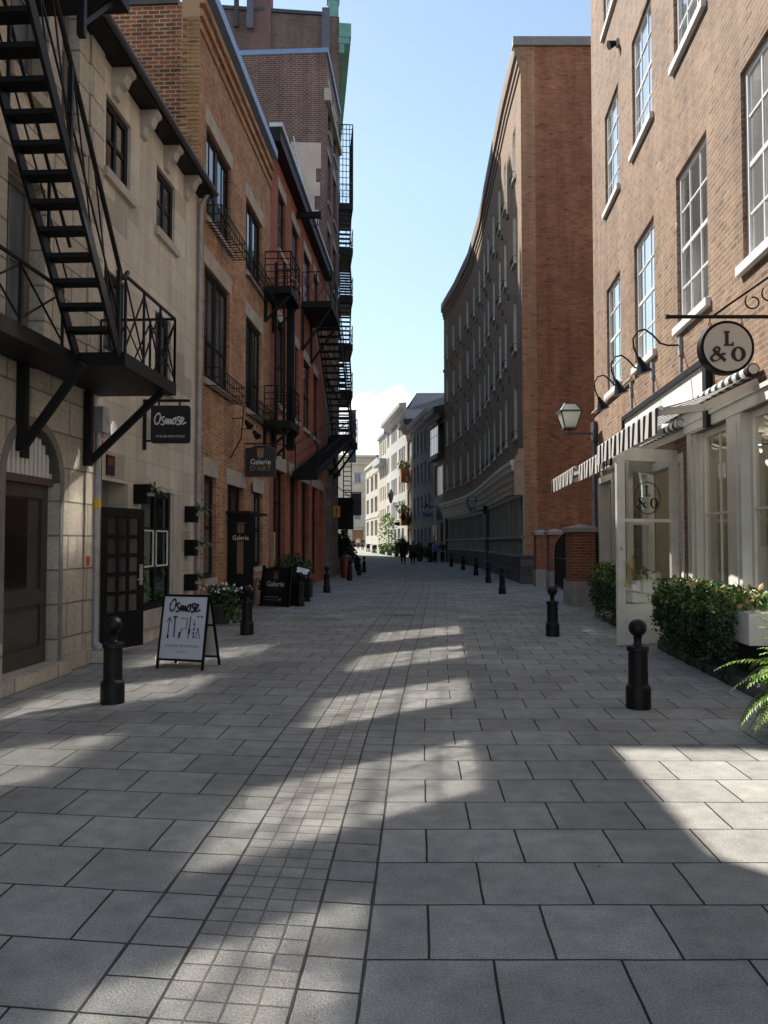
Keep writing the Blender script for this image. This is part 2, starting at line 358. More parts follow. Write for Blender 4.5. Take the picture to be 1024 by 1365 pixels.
M['b_old']=brick('brick_old_party_wall',(.36,.13,.065),(.15,.075,.05),(.46,.37,.28),bw=.23,rh=.085,ms=.013,var=.35,vs=1.6,bump=.9,wob=.015)
M['b_redpaint']=brick('brick_painted_red',(.40,.15,.085),(.33,.12,.07),(.29,.105,.064),var=.15,vs=.7,bump=.35,ms=.006)
M['b_dark']=brick('brick_dark_purple',(.175,.085,.066),(.095,.050,.044),(.33,.255,.21),bw=.24,rh=.09,ms=.012,var=.25,vs=.35,bump=.6)
M['b_brown']=brick('brick_brown_tower',(.20,.14,.105),(.145,.10,.08),(.20,.155,.125),var=.18,vs=.25,bump=.4)
M['b_pillar']=brick('brick_pillar_red',(.36,.105,.05),(.26,.07,.035),(.36,.25,.18),rh=.075,ms=.011,var=.15)
M['ashlar0']=brick('ashlar_rusticated',(.58,.52,.415),(.46,.41,.325),(.25,.22,.175),bw=1.0,rh=.42,ms=.013,var=.22,vs=.8,bump=.9,fine=.16,fs=16,smooth=.4)
M['ashlar1']=brick('ashlar_smooth_cream',(.67,.605,.495),(.59,.535,.44),(.45,.405,.335),bw=.95,rh=.36,ms=.006,var=.13,vs=.7,bump=.3,fine=.08,fs=18)
M['ashlar4']=brick('ashlar_grey',(.30,.26,.22),(.25,.215,.19),(.17,.15,.135),bw=.8,rh=.4,ms=.01,var=.18,bump=.4)
M['basestone']=brick('rough_base_stone',(.13,.12,.115),(.09,.085,.08),(.05,.05,.05),bw=.7,rh=.32,ms=.02,var=.3,bump=1,fine=.3)
M['greystone']=brick('grey_stone_far',(.27,.29,.30),(.21,.23,.24),(.25,.26,.27),bw=.5,rh=.28,ms=.008,var=.15)
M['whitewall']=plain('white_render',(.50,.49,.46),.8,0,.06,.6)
M['shadowgrey']=plain('shade_grey_render',(.36,.38,.41),.8,0,.06,.6)  # shade is put into this grey of gable, ledge, cornice and chimneys
M['beige1']=brick('beige_stone_far',(.72,.63,.49),(.68,.59,.45),(.60,.52,.41),bw=1.1,rh=.5,ms=.012,var=.06,streak=.04,odd=(.95,.1,1.05,.1))
M['beige2']=plain('beige_render',(.46,.42,.34),.8,0,.08,.5)
M['cream']=plain('cream_pilaster',(.46,.41,.32),.8,0,.08,.7)
M['timber']=plain('timber_red_brown',(.27,.11,.055),.6,0,.25,2)
M['timberdark']=plain('dark_painted_timber',(.05,.045,.042),.6,0,.2,2)
M['cornice1']=plain('green_beige_cornice',(.80,.74,.60),.6,0,.1,1)
M['panelgrey']=plain('grey_brown_joinery',(.27,.24,.195),.6,0,.12,1)
# paving
def pave(name,bw,rh,c1,c2,ms,off,mo=(.045,.041,.037)):
    m=brick(name,c1,c2,mo,bw,rh,ms,off,var=.20,vs=.9,bump=.9,rough=.88,fine=.34,fs=110,smooth=.35,vs2=(7,.13),wob=.012,streak=0,gum=.62,odd=(.91,.14,1.08,.12))
    m.node_tree.nodes['Principled BSDF'].inputs['Specular IOR Level'].default_value=.08
    return m
M['pv_slab']=pave('granite_slabs',.49,.465,(.350,.338,.308),(.292,.282,.258),.006,.5)
M['pv_edge']=pave('granite_edge_blocks',.26,.2325,(.335,.323,.296),(.28,.271,.249),.0055,.0)
M['pv_sett']=pave('granite_setts',.1163,.11625,(.36,.342,.308),(.31,.294,.265),.005,.0,(.15,.138,.12))
M['joint']=plain('dark_joint_sand',(.06,.056,.05),.9);M['joint_sand']=plain('pale_joint_sand',(.17,.155,.13),.9)
# glazing
M['g_dark']=dark_pane('glass_dark_room',(.012,.013,.014))
M['g_mid']=dark_pane('glass_dim_room',(.05,.05,.048),1.5,.05,.7,2)
M['g_sky']=dark_pane('glass_sky_tinted',(.10,.12,.15),1.7,.04,.4)  # sky light is put into the paler, bluish body colour
M['g_right']=coated('coated_window_glass',(.42,.42,.39),.60,.05)
M['g_curve']=dark_pane('glass_blind',(.42,.39,.33),1.5,.1,.3,1)
M['g_far']=dark_pane('glass_far',(.16,.18,.19),1.6,.1,.4,1)
M['g_clear']=clear_glass('shop_glass')
M['g_lamp']=cloth('lantern_frosted_glass',(.72,.74,.68),.6)

M['aw_white']=cloth('awning_white',(.74,.72,.68),.45);M['aw_black']=cloth('awning_black',(.02,.02,.024),.3)
# ------------------------------------------------------------------ camera, light, sky
cam=bpy.data.cameras.new('camera');co=bpy.data.objects.new('camera',cam);COL.objects.link(co)
co.location=(0,0,1.6);co.rotation_euler=(R_(90)+math.atan(40.5/1064),0,0)
cam.sensor_fit='HORIZONTAL';cam.sensor_width=36;cam.lens=36*1064/1024;cam.clip_end=3000;cam.clip_start=.05
sc.camera=co
S2=Vector((-.617,.742,1.0)).normalized()
sl=bpy.data.lights.new('sun','SUN');sl.energy=5.0;sl.angle=R_(.55);sl.color=(1,.955,.885)
so=bpy.data.objects.new('sun',sl);COL.objects.link(so);so.rotation_euler=S2.to_track_quat('Z','Y').to_euler()
wd=bpy.data.worlds.new('World');sc.world=wd;wd.use_nodes=True
n=wd.node_tree.nodes;l=wd.node_tree.links;n.clear()
out=N(n,'ShaderNodeOutputWorld');bg=N(n,'ShaderNodeBackground');sky=N(n,'ShaderNodeTexSky');sky.sky_type='NISHITA';sky.sun_disc=False
sky.sun_elevation=math.asin(S2.z);sky.sun_rotation=math.atan2(S2.x,S2.y);sky.air_density=1.0;sky.dust_density=.15;sky.ozone_density=1.0
tn=N(n,'ShaderNodeMix',data_type='RGBA',blend_type='MULTIPLY');tn.inputs[0].default_value=1;tn.inputs[7].default_value=(1.04,1.05,.97,1);l.new(sky.outputs[0],tn.inputs[6]);hs=N(n,'ShaderNodeHueSaturation');hs.inputs['Saturation'].default_value=.86;l.new(tn.outputs[2],hs.inputs['Color']);hz=N(n,'ShaderNodeMapRange');hz.inputs[1].default_value=.0;hz.inputs[2].default_value=.42;hz.inputs[3].default_value=.66;hz.inputs[4].default_value=1;tc0=N(n,'ShaderNodeTexCoord');sp0=N(n,'ShaderNodeSeparateXYZ');l.new(tc0.outputs['Generated'],sp0.inputs[0]);l.new(sp0.outputs[2],hz.inputs[0]);hm=N(n,'ShaderNodeMix',data_type='RGBA',blend_type='MULTIPLY');hm.inputs[0].default_value=1;l.new(hs.outputs[0],hm.inputs[6]);l.new(hz.outputs[0],hm.inputs[7]);l.new(hm.outputs[2],bg.inputs[0]);bg.inputs[1].default_value=.122
# a bank of cumulus low over the end of the street (fixed to world directions)
tc=N(n,'ShaderNodeTexCoord');sp=N(n,'ShaderNodeSeparateXYZ');l.new(tc.outputs['Generated'],sp.inputs[0])
mp=N(n,'ShaderNodeMapping');mp.inputs['Scale'].default_value=(11,11,17);mp.inputs['Location'].default_value=(3.1,1.7,.4);l.new(tc.outputs['Generated'],mp.inputs[0])
no=N(n,'ShaderNodeTexNoise');no.inputs['Scale'].default_value=1;no.inputs['Detail'].default_value=7;no.inputs['Roughness'].default_value=.56;l.new(mp.outputs[0],no.inputs[0])
el=N(n,'ShaderNodeMapRange');el.inputs[1].default_value=.275;el.inputs[2].default_value=.13;el.inputs[3].default_value=-.26;el.inputs[4].default_value=.20;l.new(sp.outputs[2],el.inputs[0])
ad=N(n,'ShaderNodeMath',operation='ADD');l.new(no.outputs['Fac'],ad.inputs[0]);l.new(el.outputs[0],ad.inputs[1])
ms=N(n,'ShaderNodeMapRange',interpolation_type='SMOOTHSTEP');ms.inputs[1].default_value=.50;ms.inputs[2].default_value=.57;l.new(ad.outputs[0],ms.inputs[0])
b2=N(n,'ShaderNodeBackground');b2.inputs[0].default_value=(.93,.96,1,1);b2.inputs[1].default_value=.72
mxs=N(n,'ShaderNodeMixShader');l.new(ms.outputs[0],mxs.inputs[0]);l.new(bg.outputs[0],mxs.inputs[1]);l.new(b2.outputs[0],mxs.inputs[2]);l.new(mxs.outputs[0],out.inputs[0])
vs=sc.view_settings;vs.view_transform='Standard';vs.look='None';vs.exposure=.88;vs.gamma=1;vs.use_curve_mapping=False
cy=sc.cycles;cy.use_denoising=True;cy.use_guiding=True;cy.guiding_training_samples=128;cy.max_bounces=8;cy.diffuse_bounces=4;cy.glossy_bounces=4;cy.transparent_max_bounces=12;cy.transmission_bounces=6
cy.caustics_reflective=True;cy.blur_glossy=.12;cy.sample_clamp_indirect=0
# ------------------------------------------------------------------ ground and paving
def rise(y): 
    t=min(max((y-68)/80,0),1); return .75*t*t*(3-2*t)
g=MB();g.quad([(-600,-300,-.15),(600,-300,-.15),(600,1200,-.15),(-600,1200,-.15)]);g.build('ground',M['tarmac'],kind='structure')
ctrl=[(-12,-.95),(-6,-.55),(0,-.22),(2.72,-.09),(4.71,.0),(6.69,.09),(8.72,.22),(10.9,.37),(13.5,.58),(17.6,.88),(24.8,1.38),(30,1.70),(34.9,1.90),(39.7,1.92),(45,1.70),(52,1.2),(60,.45),(70,-.75),(82,-2.2),(100,-4.6),(130,-8.5),(170,-13.7)]
def Dx(y):
    for (a,xa),(b,xb) in zip(ctrl,ctrl[1:]):
        if a<=y<=b:
            i=ctrl.index((a,xa)); p0=ctrl[max(i-1,0)];p3=ctrl[min(i+2,len(ctrl)-1)]
            ma=(xb-p0[1])/(b-p0[0])*(b-a) if p0[0]!=a else xb-xa
            mb_=(p3[1]-xa)/(p3[0]-a)*(b-a) if p3[0]!=b else xb-xa
            t=(y-a)/(b-a); return (2*t**3-3*t*t+1)*xa+(t**3-2*t*t+t)*ma+(-2*t**3+3*t*t)*xb+(t**3-t*t)*mb_
    return ctrl[-1][1]
ys=[-12+.5*i for i in range(0,150)]+[63+1.5*i for i in range(0,72)]
J=.005;K=.004
zones=[(J,14,0,0),(-J,J,3,0),(-.235+J,-J,1,0),(-.235-J,-.235+J,3,0)]
q_=[-.70+J]+sum([[-.70+.11625*k-K,-.70+.11625*k+K] for k in (1,2,3)],[])+[-.235-J]
for k in range(7): zones.append((q_[k],q_[k+1],4 if k%2 else 2,0))
zones+=[(-.70-J,-.70+J,3,0),(-.96+J,-.70-J,1,0),(-.96-J,-.96+J,3,0),(-15,-.96-J,0,1)]
pm=MB();v=-1.2;last=None;rows=[]
for y in ys:
    x=Dx(y)
    if last: v+=math.hypot(y-last[0],x-last[1])
    last=(y,x);d=Vector((Dx(y+.3)-Dx(y-.3),.6)).normalized();nn=Vector((d.y,-d.x))
    k=min(max((y-14)/16,0),1); nr=(Vector((1,0))*(1-k)+nn*k).normalized()
    nl=(Vector((1,-.13)).normalized()*(1-k)+nn*k)
    row=[]
    for u0,u1,mi,s in zones:
        for u in (u0,u1):
            q=nr if u>0 else nl
            row.append((x+q.x*u,y+q.y*u,rise(y)))
    rows.append((row,v))
for (a,va),(b,vb) in zip(rows,rows[1:]):
    for j,(u0,u1,mi,s) in enumerate(zones):
        if s: U=[-(u0+.96),-(u1+.96)]
        elif mi==1: U=[.002,.258]
        elif mi==2: U=[u0+.70,u1+.70]
        elif mi>2: U=[0,u1-u0]
        else: U=[u0,u1]
        pm.quad([a[2*j],a[2*j+1],b[2*j+1],b[2*j]],mi,[(U[0],va),(U[1],va),(U[1],vb),(U[0],vb)])
pm.build('street_paving',[M['pv_slab'],M['pv_edge'],M['pv_sett'],M['joint'],M['joint_sand']],kind='structure')
d=thing('drain_grate','small rectangular iron drain grate set in the sett channel','drain grate',(.42,17.6,.0))
m=MB();m.box(-.22,.22,-.12,.12,.001,.008);m.build('frame',M['darkgrey'],d,local=True)
m=MB()
for k in range(6): m.box(-.19+.065*k,-.16+.065*k,-.09,.09,.008,.014)
m.build('grille',M['black'],d,local=True)
# ------------------------------------------------------------------ bollards
bp_=[(.118,0),(.118,.19),(.112,.215),(.095,.232),(.093,.25),(.091,.545),(.106,.552),(.106,.585),(.098,.597),(.05,.604),(.038,.625),(.036,.665),(.046,.69)]
def bollard0(loc,label):
    t=thing('bollard',label,'bollard',loc,0,'black ball-topped bollards along the street')
    m=MB();m.lathe(bp_,24);m.build('shaft',M['bollard'],t,True,True)
    m=MB();m.lathe([(.086*math.sin(math.pi*k/12),.772-.086*math.cos(math.pi*k/12)) for k in range(1,12)],24);m.build('ball',M['bollard'],t,True,True)
    return t
bl=[((2.46,7.78),'black ball-topped bollard beside the open white shop door, nearest on the right'),
((2.88,13.7),'black bollard in front of the brick gate pillars, second on the right'),
((3.67,24.8),'black bollard by the near corner of the curved brick building'),
((4.12,31.6),'bollard beside the curved building, second from its near corner'),
((4.46,38.8),'bollard beside the curved building under its wall lantern'),
((4.56,46.1),'small distant bollard at the curved wall past the wall lantern'),
((4.42,52.5),'farthest bollard along the curved wall, close to the blue-shirted person'),
((-2.71,8.03),'black ball-topped bollard left of the white sandwich board, nearest on the left'),
((-2.38,13.92),'black bollard standing just right of the pot with white flowers'),
((-2.11,20.1),'black bollard at the right edge of the black gallery sandwich board'),
((-1.82,25.5),'black bollard standing alone before the red painted brick house'),
((-1.44,33.5),'black bollard in front of the red hydrant box on the left'),
((-1.46,44.2),'far bollard just behind the red box, leftmost of the far cluster'),
((-1.20,38.8),'front bollard of the far cluster right of the red box'),
((-1.06,42.7),'rightmost bollard of the far cluster right of the red box'),
((-1.75,50.5),'farthest bollard of the left-hand cluster, half hidden')]
b0=bollard0((bl[0][0][0],bl[0][0][1],0),bl[0][1])
for (x,y),lab in bl[1:]: dup(b0,(x,y,0),random.uniform(0,6),lab)
for i,(x,y,lab) in enumerate([(2.55,79.5,'bollard on the sunlit right edge near the yellow plants'),(1.75,83.5,'bollard in the sun left of the green shrub by the white building'),(.75,88.5,'middle bollard of the sunlit row at the white building'),(-.45,97,'distant bollard near the beige houses in sun'),(-1.3,104,'farthest bollard in the sunlit row on the right')]):
    dup(b0,(x,y,rise(y)),0,lab,'bollards in the sunlit far street')
# ------------------------------------------------------------------ left row of houses (wall plane x=-4.5+.055y)
def Lx(y): return -4.5+.055*y
def LW(y0,y1): return W((Lx(y0),y0),(Lx(y1),y1))
KL=math.sqrt(1+.055**2)
def op(w,ya,yb,z0,z1,r): return (w.sy(ya),w.sy(yb),z0,z1,r)
def wrow(par,w,o,mf,mp,**k): return window(par,w,(o[0]+o[1])/2,o[2],o[1]-o[0],o[3]-o[2],o[4],mf,mp,**k)
# --- L0 limestone house with arched door
w=LW(-3,10.84);H=lambda lab,nm,cat,y:thing(nm,lab,cat,(Lx(y),y,0))
h=H('tall rusticated limestone house with an arched olive door, cut by the left frame edge','limestone_house','house',5)
od=op(w,8.47,9.74,.16,2.93,.22);ow=[op(w,8.42,9.28,3.74,5.75,.2),op(w,8.42,9.28,6.75,8.9,.2),op(w,9.62,10.12,6.75,8.9,.16),op(w,6.0,7.2,3.74,5.75,.2),op(w,6.0,7.2,6.75,8.9,.2),op(w,4,5.2,3.9,5.9,.2),op(w,8.42,9.28,9.8,11.9,.2),op(w,9.62,10.12,9.8,11.9,.16)]
m=MB();facade(m,w,0,w.len,0,16,[od]+ow);body(m,w,0,w.len,9,0,16)
# arch spandrels
sm_=(od[0]+od[1])/2;rr=(od[1]-od[0])/2;zs=od[3]-rr*.96
arc=[(sm_+rr*math.cos(t),zs+rr*.96*math.sin(t)) for t in [math.pi*k/16 for k in range(17)]]
for k in range(16):
    a,b=arc[k],arc[k+1]
    m.quad([w.P(a[0],0,a[1]),w.P(b[0],0,b[1]),w.P(b[0],0,od[3]),w.P(a[0],0,od[3])],0,[a,b,(b[0],od[3]),(a[0],od[3])])
    m.quad([w.P(a[0],0,a[1]),w.P(b[0],0,b[1]),w.P(b[0],.2,b[1]),w.P(a[0],.2,a[1])],0)
m.build('wall',M['ashlar0'],h)
m=MB()
for k in range(16):
    a,b=arc[k],arc[k+1];ca=lambda p,f:(sm_+(p[0]-sm_)*f,zs+(p[1]-zs)*f)
    A,B,C,D=[w.P(*q) for q in ((a[0],-.012,a[1]),(b[0],-.012,b[1]),(ca(b,1.17)[0],-.012,ca(b,1.17)[1]),(ca(a,1.17)[0],-.012,ca(a,1.17)[1]))]
    m.quad([A,B,C,D]); m.quad([A,B,w.P(b[0],.19,b[1]),w.P(a[0],.19,a[1])]); m.quad([D,C,w.P(*(ca(b,1.17)[0],.01,ca(b,1.17)[1])),w.P(*(ca(a,1.17)[0],.01,ca(a,1.17)[1]))])
for s in (od[1]+.002,): m.box(s,s+.09,-.012,.19,.16,zs,0,w.T)
m.box(od[0]-.09,od[0]-.002,-.012,.19,.16,zs,0,w.T)
m.build('arch_surround',M['darkgrey'] if 0 else plain('dull_grey_surround',(.20,.185,.165),.8,0,.2,5,.2,30),h)
# door leaf in arch
m=MB();d0,d1=od[0]+.02,od[1]-.02
m.box(d0,d1,.17,.23,.17,2.28,0,w.T)
for a,b,c,e in ((d0,d0+.14,.17,2.28),(d1-.14,d1,.17,2.28),(d0+.14,d1-.14,.17,.36),(d0+.14,d1-.14,.86,1.04),(d0+.14,d1-.14,2.12,2.28)): m.box(a,b,.14,.168,c,e,0,w.T)
m.box(d0+.18,d1-.18,.15,.169,.42,.80,0,w.T)
D=m.build('door',M['greendoor'],h)
m=MB();m.box(d0+.16,d1-.45,.155,.1685,1.08,2.10,0,w.T);m.build('pane',M['g_dark'],D)
m=MB();m.tube([w.P(d0+.08,.10,1.05),w.P(d0+.08,.10,1.18)],.012);m.build('handle',M['galv'],D)
m=MB();m.box(od[0],od[1],.08,.2,2.283,2.37,0,w.T);m.build('transom',plain('brown_transom',(.10,.065,.05),.6),h)
m=MB()
for k in range(13):
    s=od[0]+.03+k*.1; ht=zs+.95*math.sqrt(max(rr*rr-(s+.03-sm_)**2,0))*.98
    if ht>2.42: m.box(s,s+.062,.10,.16,2.37,ht,0,w.T)
m.quad([w.P(od[0],.19,2.3),w.P(od[1],.19,2.3),w.P(od[1],.19,2.93),w.P(od[0],.19,2.93)])
F_=m.build('fanlight',M['greywhite'],h)
m=MB()
m.box(sm_-.15,sm_+.02,.075,.098,2.56,2.80,0,w.T);m.build('vent',M['black'],F_)
m=MB();m.box(od[0]-.25,od[1]+.1,-.14,.2,0,.158,0,w.T);m.box(0,w.sy(8.3),-.10,.01,0,.55,0,w.T);m.build('door_step',M['ashlar0'],h)
m=MB();m.box(w.sy(9.84),w.len,-.05,.01,0,.20,0,w.T);m.build('plinth',M['ashlar0'],h)
mf0=plain('grey_brown_window_paint',(.16,.14,.12),.5)
for o in ow: wrow(h,w,o,mf0,M['g_sky'],fr=.09,cols=(.5,),rows=(-.55,),sill=(M['limestone'],.08,.14,.09))
m=MB();m.box(w.sy(10.42),w.len,-.03,.01,.2,16,0,w.T);m.build('corner_pilaster',M['ashlar0'],h)
# --- L1 low limestone shop
w=LW(10.85,15.40)
h=H('low cream limestone shop with black windows and a bracketed dark eave','limestone_shop','shop',13)
w1=[op(w,10.97,11.9,6.82,7.90,.05),op(w,13.06,14.02,6.82,7.90,.05),op(w,10.97,11.8,4.25,5.44,.05),op(w,13.06,13.86,4.25,5.44,.05)]
dr=op(w,11.0,11.95,.06,2.47,.45);dw=op(w,12.5,14.06,.50,2.46,.06)
m=MB();facade(m,w,0,w.len,0,8.55,w1+[dr,dw]);body(m,w,0,w.len,8,0,8.5);m.build('wall',M['ashlar1'],h)
for o in w1: wrow(h,w,o,M['blackpaint'],M['g_mid'],fr=.11,cols=(.5,),rows=(-.5,),mull=.09,sill=(M['palestone'],.09,.13,.07))
# eave, gutter, corbels
m=MB();m.box(-.75,w.len+.1,-.27,.02,8.38,8.44,0,w.T);m.box(-.75,w.len+.1,-.30,-.27,8.38,8.5,0,w.T);m.build('eave_soffit',M['black'],h)
m=MB();m.tube([w.P(-.75,-.34,8.45),w.P(w.len+.1,-.34,8.45)],.055,10);m.build('gutter',M['darkgrey'],h,True)
m=MB();rp=[w.P(-.75,-.29,8.56),w.P(w.len+.05,-.29,8.56),w.P(w.len+.05,3.2,11.7),w.P(-.75,3.2,11.7)];m.quad(rp);m.quad([w.P(-.75,-.29,8.5),w.P(w.len+.05,-.29,8.5),w.P(w.len+.05,-.29,8.56),w.P(-.75,-.29,8.56)]);m.build('roof',M['slate'],h)
for k in range(4):
    s=w.sy(11.15)+k*1.12
    m=MB();pf=[(.0,0),(.0,-.42),(-.06,-.40),(-.09,-.26),(-.17,-.22),(-.22,-.10),(-.28,-.06),(-.28,0)]
    m.quad([w.P(s,i,8.38+z) for i,z in pf]);m.quad([w.P(s+.2,i,8.38+z) for i,z in pf][::-1])
    for a,b in zip(pf,pf[1:]): m.quad([w.P(s,a[0],8.38+a[1]),w.P(s+.2,a[0],8.38+a[1]),w.P(s+.2,b[0],8.38+b[1]),w.P(s,b[0],8.38+b[1])])
    m.build('corbel',M['palestone'],h)
m=MB();m.tube([w.P(w.len-.02,-.34,8.47),w.P(w.len-.02,-.2,8.40),w.P(w.len-.02,-.07,8.2),w.P(w.len-.02,-.07,.25)],.045,10);m.build('downpipe',M['galv'],h,True)
m=MB();m.box(dw[0]-.05,dw[1]+.05,-.07,.05,.24,.497,0,w.T);m.build('shop_sill',M['palestone'],h)
# display window with shallow show box and plants
o=(dw[0],dw[1],.50,2.46,.045)
fr=wrow(h,w,o,M['blackpaint'],M['g_clear'],fr=.10,cols=(.5,),rows=(.34,.68),mull=.10)
fr['label']='black framed shop window with six panes and plants inside'
m=MB();xw=(o[1]-o[0])/2
for sx in (-1,1):
    a,b=(-xw+.12,-.06) if sx<0 else (.06,xw-.12); z0,z1=1.96*.355,1.96*.665
    for q in ((a,a+.025,z0,z1),(b-.025,b,z0,z1),(a,b,z0,z0+.025),(a,b,z1-.025,z1)): m.box(q[0],q[1],-.008,.013,q[2],q[3])
me=m.mesh('inner_frame',M['white']);link('inner_frame',me,fr)
m=MB();m.box(w.sy(14.07),w.sy(14.48),-.02,.02,.5,2.46,0,w.T);m.build('jamb_stone',M['palestone'],h)
m=MB()
pp=w.P
m.quad([pp(o[0],.6,.45),pp(o[1],.6,.45),pp(o[1],.6,2.5),pp(o[0],.6,2.5)]);m.quad([pp(o[0],.3,.46),pp(o[1],.3,.46),pp(o[1],.6,.46),pp(o[0],.6,.46)]);m.quad([pp(o[0],.3,.46),pp(o[0],.6,.46),pp(o[0],.6,2.5),pp(o[0],.3,2.5)]);m.quad([pp(o[1],.3,.46),pp(o[1],.6,.46),pp(o[1],.6,2.5),pp(o[1],.3,2.5)])
m.build('show_box',M['greywhite'],h)
# recess behind the open door and the open black door itself
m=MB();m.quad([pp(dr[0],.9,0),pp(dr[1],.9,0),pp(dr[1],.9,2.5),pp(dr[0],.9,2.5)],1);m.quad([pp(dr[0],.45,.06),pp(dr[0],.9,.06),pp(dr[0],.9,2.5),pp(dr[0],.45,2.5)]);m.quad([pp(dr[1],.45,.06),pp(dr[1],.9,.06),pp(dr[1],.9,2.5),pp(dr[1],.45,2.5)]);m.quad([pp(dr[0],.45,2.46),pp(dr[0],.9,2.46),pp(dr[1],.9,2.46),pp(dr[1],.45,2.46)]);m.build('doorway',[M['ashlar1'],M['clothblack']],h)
A=Vector((-3.90,10.97));B=Vector((-3.56,11.80));wd_=W(A,B);L_=wd_.len
m=MB();st=.13
for a,b,c,e in ((0,st,.10,2.09),(L_-st,L_,.10,2.09),(st,L_-st,.10,.62),(st,L_-st,1.95,2.09)): m.box(a,b,-.022,.022,c,e,0,wd_.T)
for k in range(1,3): x=st+(L_-2*st)*k/3; m.box(x-.03,x+.03,-.016,.016,.62,1.95,0,wd_.T)
for k in range(1,5): z=.62+1.33*k/5; m.box(st,L_-st,-.019,.019,z-.028,z+.028,0,wd_.T)
D=m.build('door',M['blackpaint'],h,label='black glazed shop door standing open')
m=MB();m.box(st*.9,L_-st*.9,-.003,.003,.6,1.97,0,wd_.T);m.build('pane',M['g_mid'],D)
m=MB();m.box(L_-.105,L_-.04,-.034,-.0225,.98,1.28,0,wd_.T);m.tube([wd_.P(L_-.07,-.06,1.06),wd_.P(L_-.19,-.06,1.06)],.012);m.bar(wd_.P(L_-.07,-.06,1.06),wd_.P(L_-.07,-.03,1.06),.02);m.build('handle',M['galv'],D)
# --- L2 orange brick gallery
w=LW(15.40,22.55)
h=H('orange brick gallery house with pale lintels, black sash windows and blue metal coping','brick_gallery','house',19)
r1=[op(w,15.98,18.02,8.25,10.15,.07),op(w,19.52,21.42,8.35,10.2,.07)];r2=[op(w,15.92,17.98,4.92,7.24,.07),op(w,19.6,21.45,4.92,7.24,.07)]
gf=[op(w,16.03,16.93,.85,2.96,.08),op(w,17.9,19.48,.05,2.91,.12),op(w,20.58,21.7,.95,2.91,.08)]
m=MB();facade(m,w,0,w.len,0,12.75,r1+r2+gf);body(m,w,.002,w.len,8,0,12.25,1)
m.quad([pp(0,0,0)]*4) if 0 else None
m.quad([w.P(0,0,12),w.P(0,.35,12),w.P(0,.35,12.75),w.P(0,0,12.75)],0);m.quad([w.P(w.len,0,12),w.P(w.len,.35,12),w.P(w.len,.35,12.75),w.P(w.len,0,12.75)],0);m.quad([w.P(0,.35,12),w.P(w.len,.35,12),w.P(w.len,.35,12.75),w.P(0,.35,12.75)],0)
m.build('wall',[M['b_orange'],M['b_old']],h)
m=MB()
for k in range(3): m.box(0,w.len-.003*k,-.04-.035*k,.0,11.75+.26*k,11.90+.26*k,0,w.T)
m.build('brick_cornice',M['b_orange'],h)
m=MB();m.box(-.05,w.len+.03,-.20,.40,12.62,12.86,0,w.T);m.build('coping',M['bluemetal'],h)
m=MB();m.box(-.06,.30,.42,8,12.25,12.40,0,w.T);m.build('side_coping',M['darkgrey'],h)
# corner quoin of yellower brick
m=MB()
for k in range(36): m.box(-.012,.02 if k%2 else .02,-.013,.24 if k%2 else .36,9.0+k*.083,9.0+k*.083+.073,0,w.T)
m.build('corner_quoin',brick('brick_buff_quoin',(.44,.28,.14),(.34,.19,.09),(.4,.3,.2)),h)
kw=dict(fr=.12,cols=(.25,.75),rows=(-.36,),mull=.22)
LT=(M['limestone'],.12,.36)
for o in r1+r2: wrow(h,w,o,M['blackpaint'],M['g_mid'],sill=(M['limestone'],.06,.12,.05),lintel=LT,**kw)
wrow(h,w,gf[0],M['blackpaint'],M['g_mid'],fr=.1,rows=(-.5,),lintel=LT,sill=(M['limestone'],.05,.12,.04))
wrow(h,w,gf[2],M['blackpaint'],M['g_mid'],fr=.1,rows=(-.5,),mull=.1,lintel=LT,sill=(M['limestone'],.05,.12,.04))
dd=wrow(h,w,gf[1],M['blackpaint'],M['g_dark'],fr=.12,cols=(.5,),rows=(-.74,),lintel=LT,name='door')
dd.name='door'
# open door leaf carrying the gallery name
def text(par,s,size,loc,mat,rot=(R_(90),0,0),name='lettering',sx=1,al='CENTER',sp=1,ext=.002,bold=0):
    cu=bpy.data.curves.new('txt','FONT');cu.body=s;cu.size=size;cu.align_x=al;cu.align_y='CENTER';cu.extrude=ext;cu.space_character=sp;cu.offset=bold;cu.resolution_u=3
    o=bpy.data.objects.new('txt',cu);me=bpy.data.meshes.new_from_object(o);bpy.data.objects.remove(o);me.materials.clear();me.materials.append(mat)
    r=link(name,me,par,loc);r.rotation_euler=rot;r.scale=(sx,1,1);return r
def crest(mb,cx,cz,s,y0,y1):
    """plain shield with a wider crown bar"""
    P_=lambda a:[(cx+x*s,cz+z*s) for x,z in a]
    mb.prism(P_([(-.30,.30),(-.30,-.30),(-.18,-.42),(-.02,-.46),(-.02,.30)]),y0,y1);mb.prism(P_([(.02,.30),(.02,-.46),(.18,-.42),(.30,-.30),(.30,.30)]),y0,y1)
    mb.prism(P_([(-.42,.50),(-.30,.36),(.30,.36),(.42,.50),(.20,.44),(0,.52),(-.20,.44)]),y0,y1)
A=(Lx(17.93),17.93);B=(-2.93,17.93);wl=W(A,B)
m=MB();m.box(0,wl.len,-.025,.025,.12,2.22,0,wl.T);m.box(0,wl.len,-.04,-.026,.12,.7,0,wl.T);D=m.build('door',M['blackpaint'],h,label='black gallery door leaf opened at right angles to the wall')
m=MB();m.box(.22,.36,-.031,-.0255,.9,1.62,0,wl.T);m.build('glass_strip',M['bronze'],D)
m=MB();crest(m,.30,1.92,.26,-.031,-.026);mm=MB();mm.v=[wl.P(*p) for p in m.v];mm.f=m.f;mm.m=m.m;mm.uv=m.uv;mm.build('emblem',M['bronze'],D)
text(D,'Galerie',.15,Vector(wl.P(.30,-.03,1.70))-WL[D.name],M['lettering'],sx=.82)
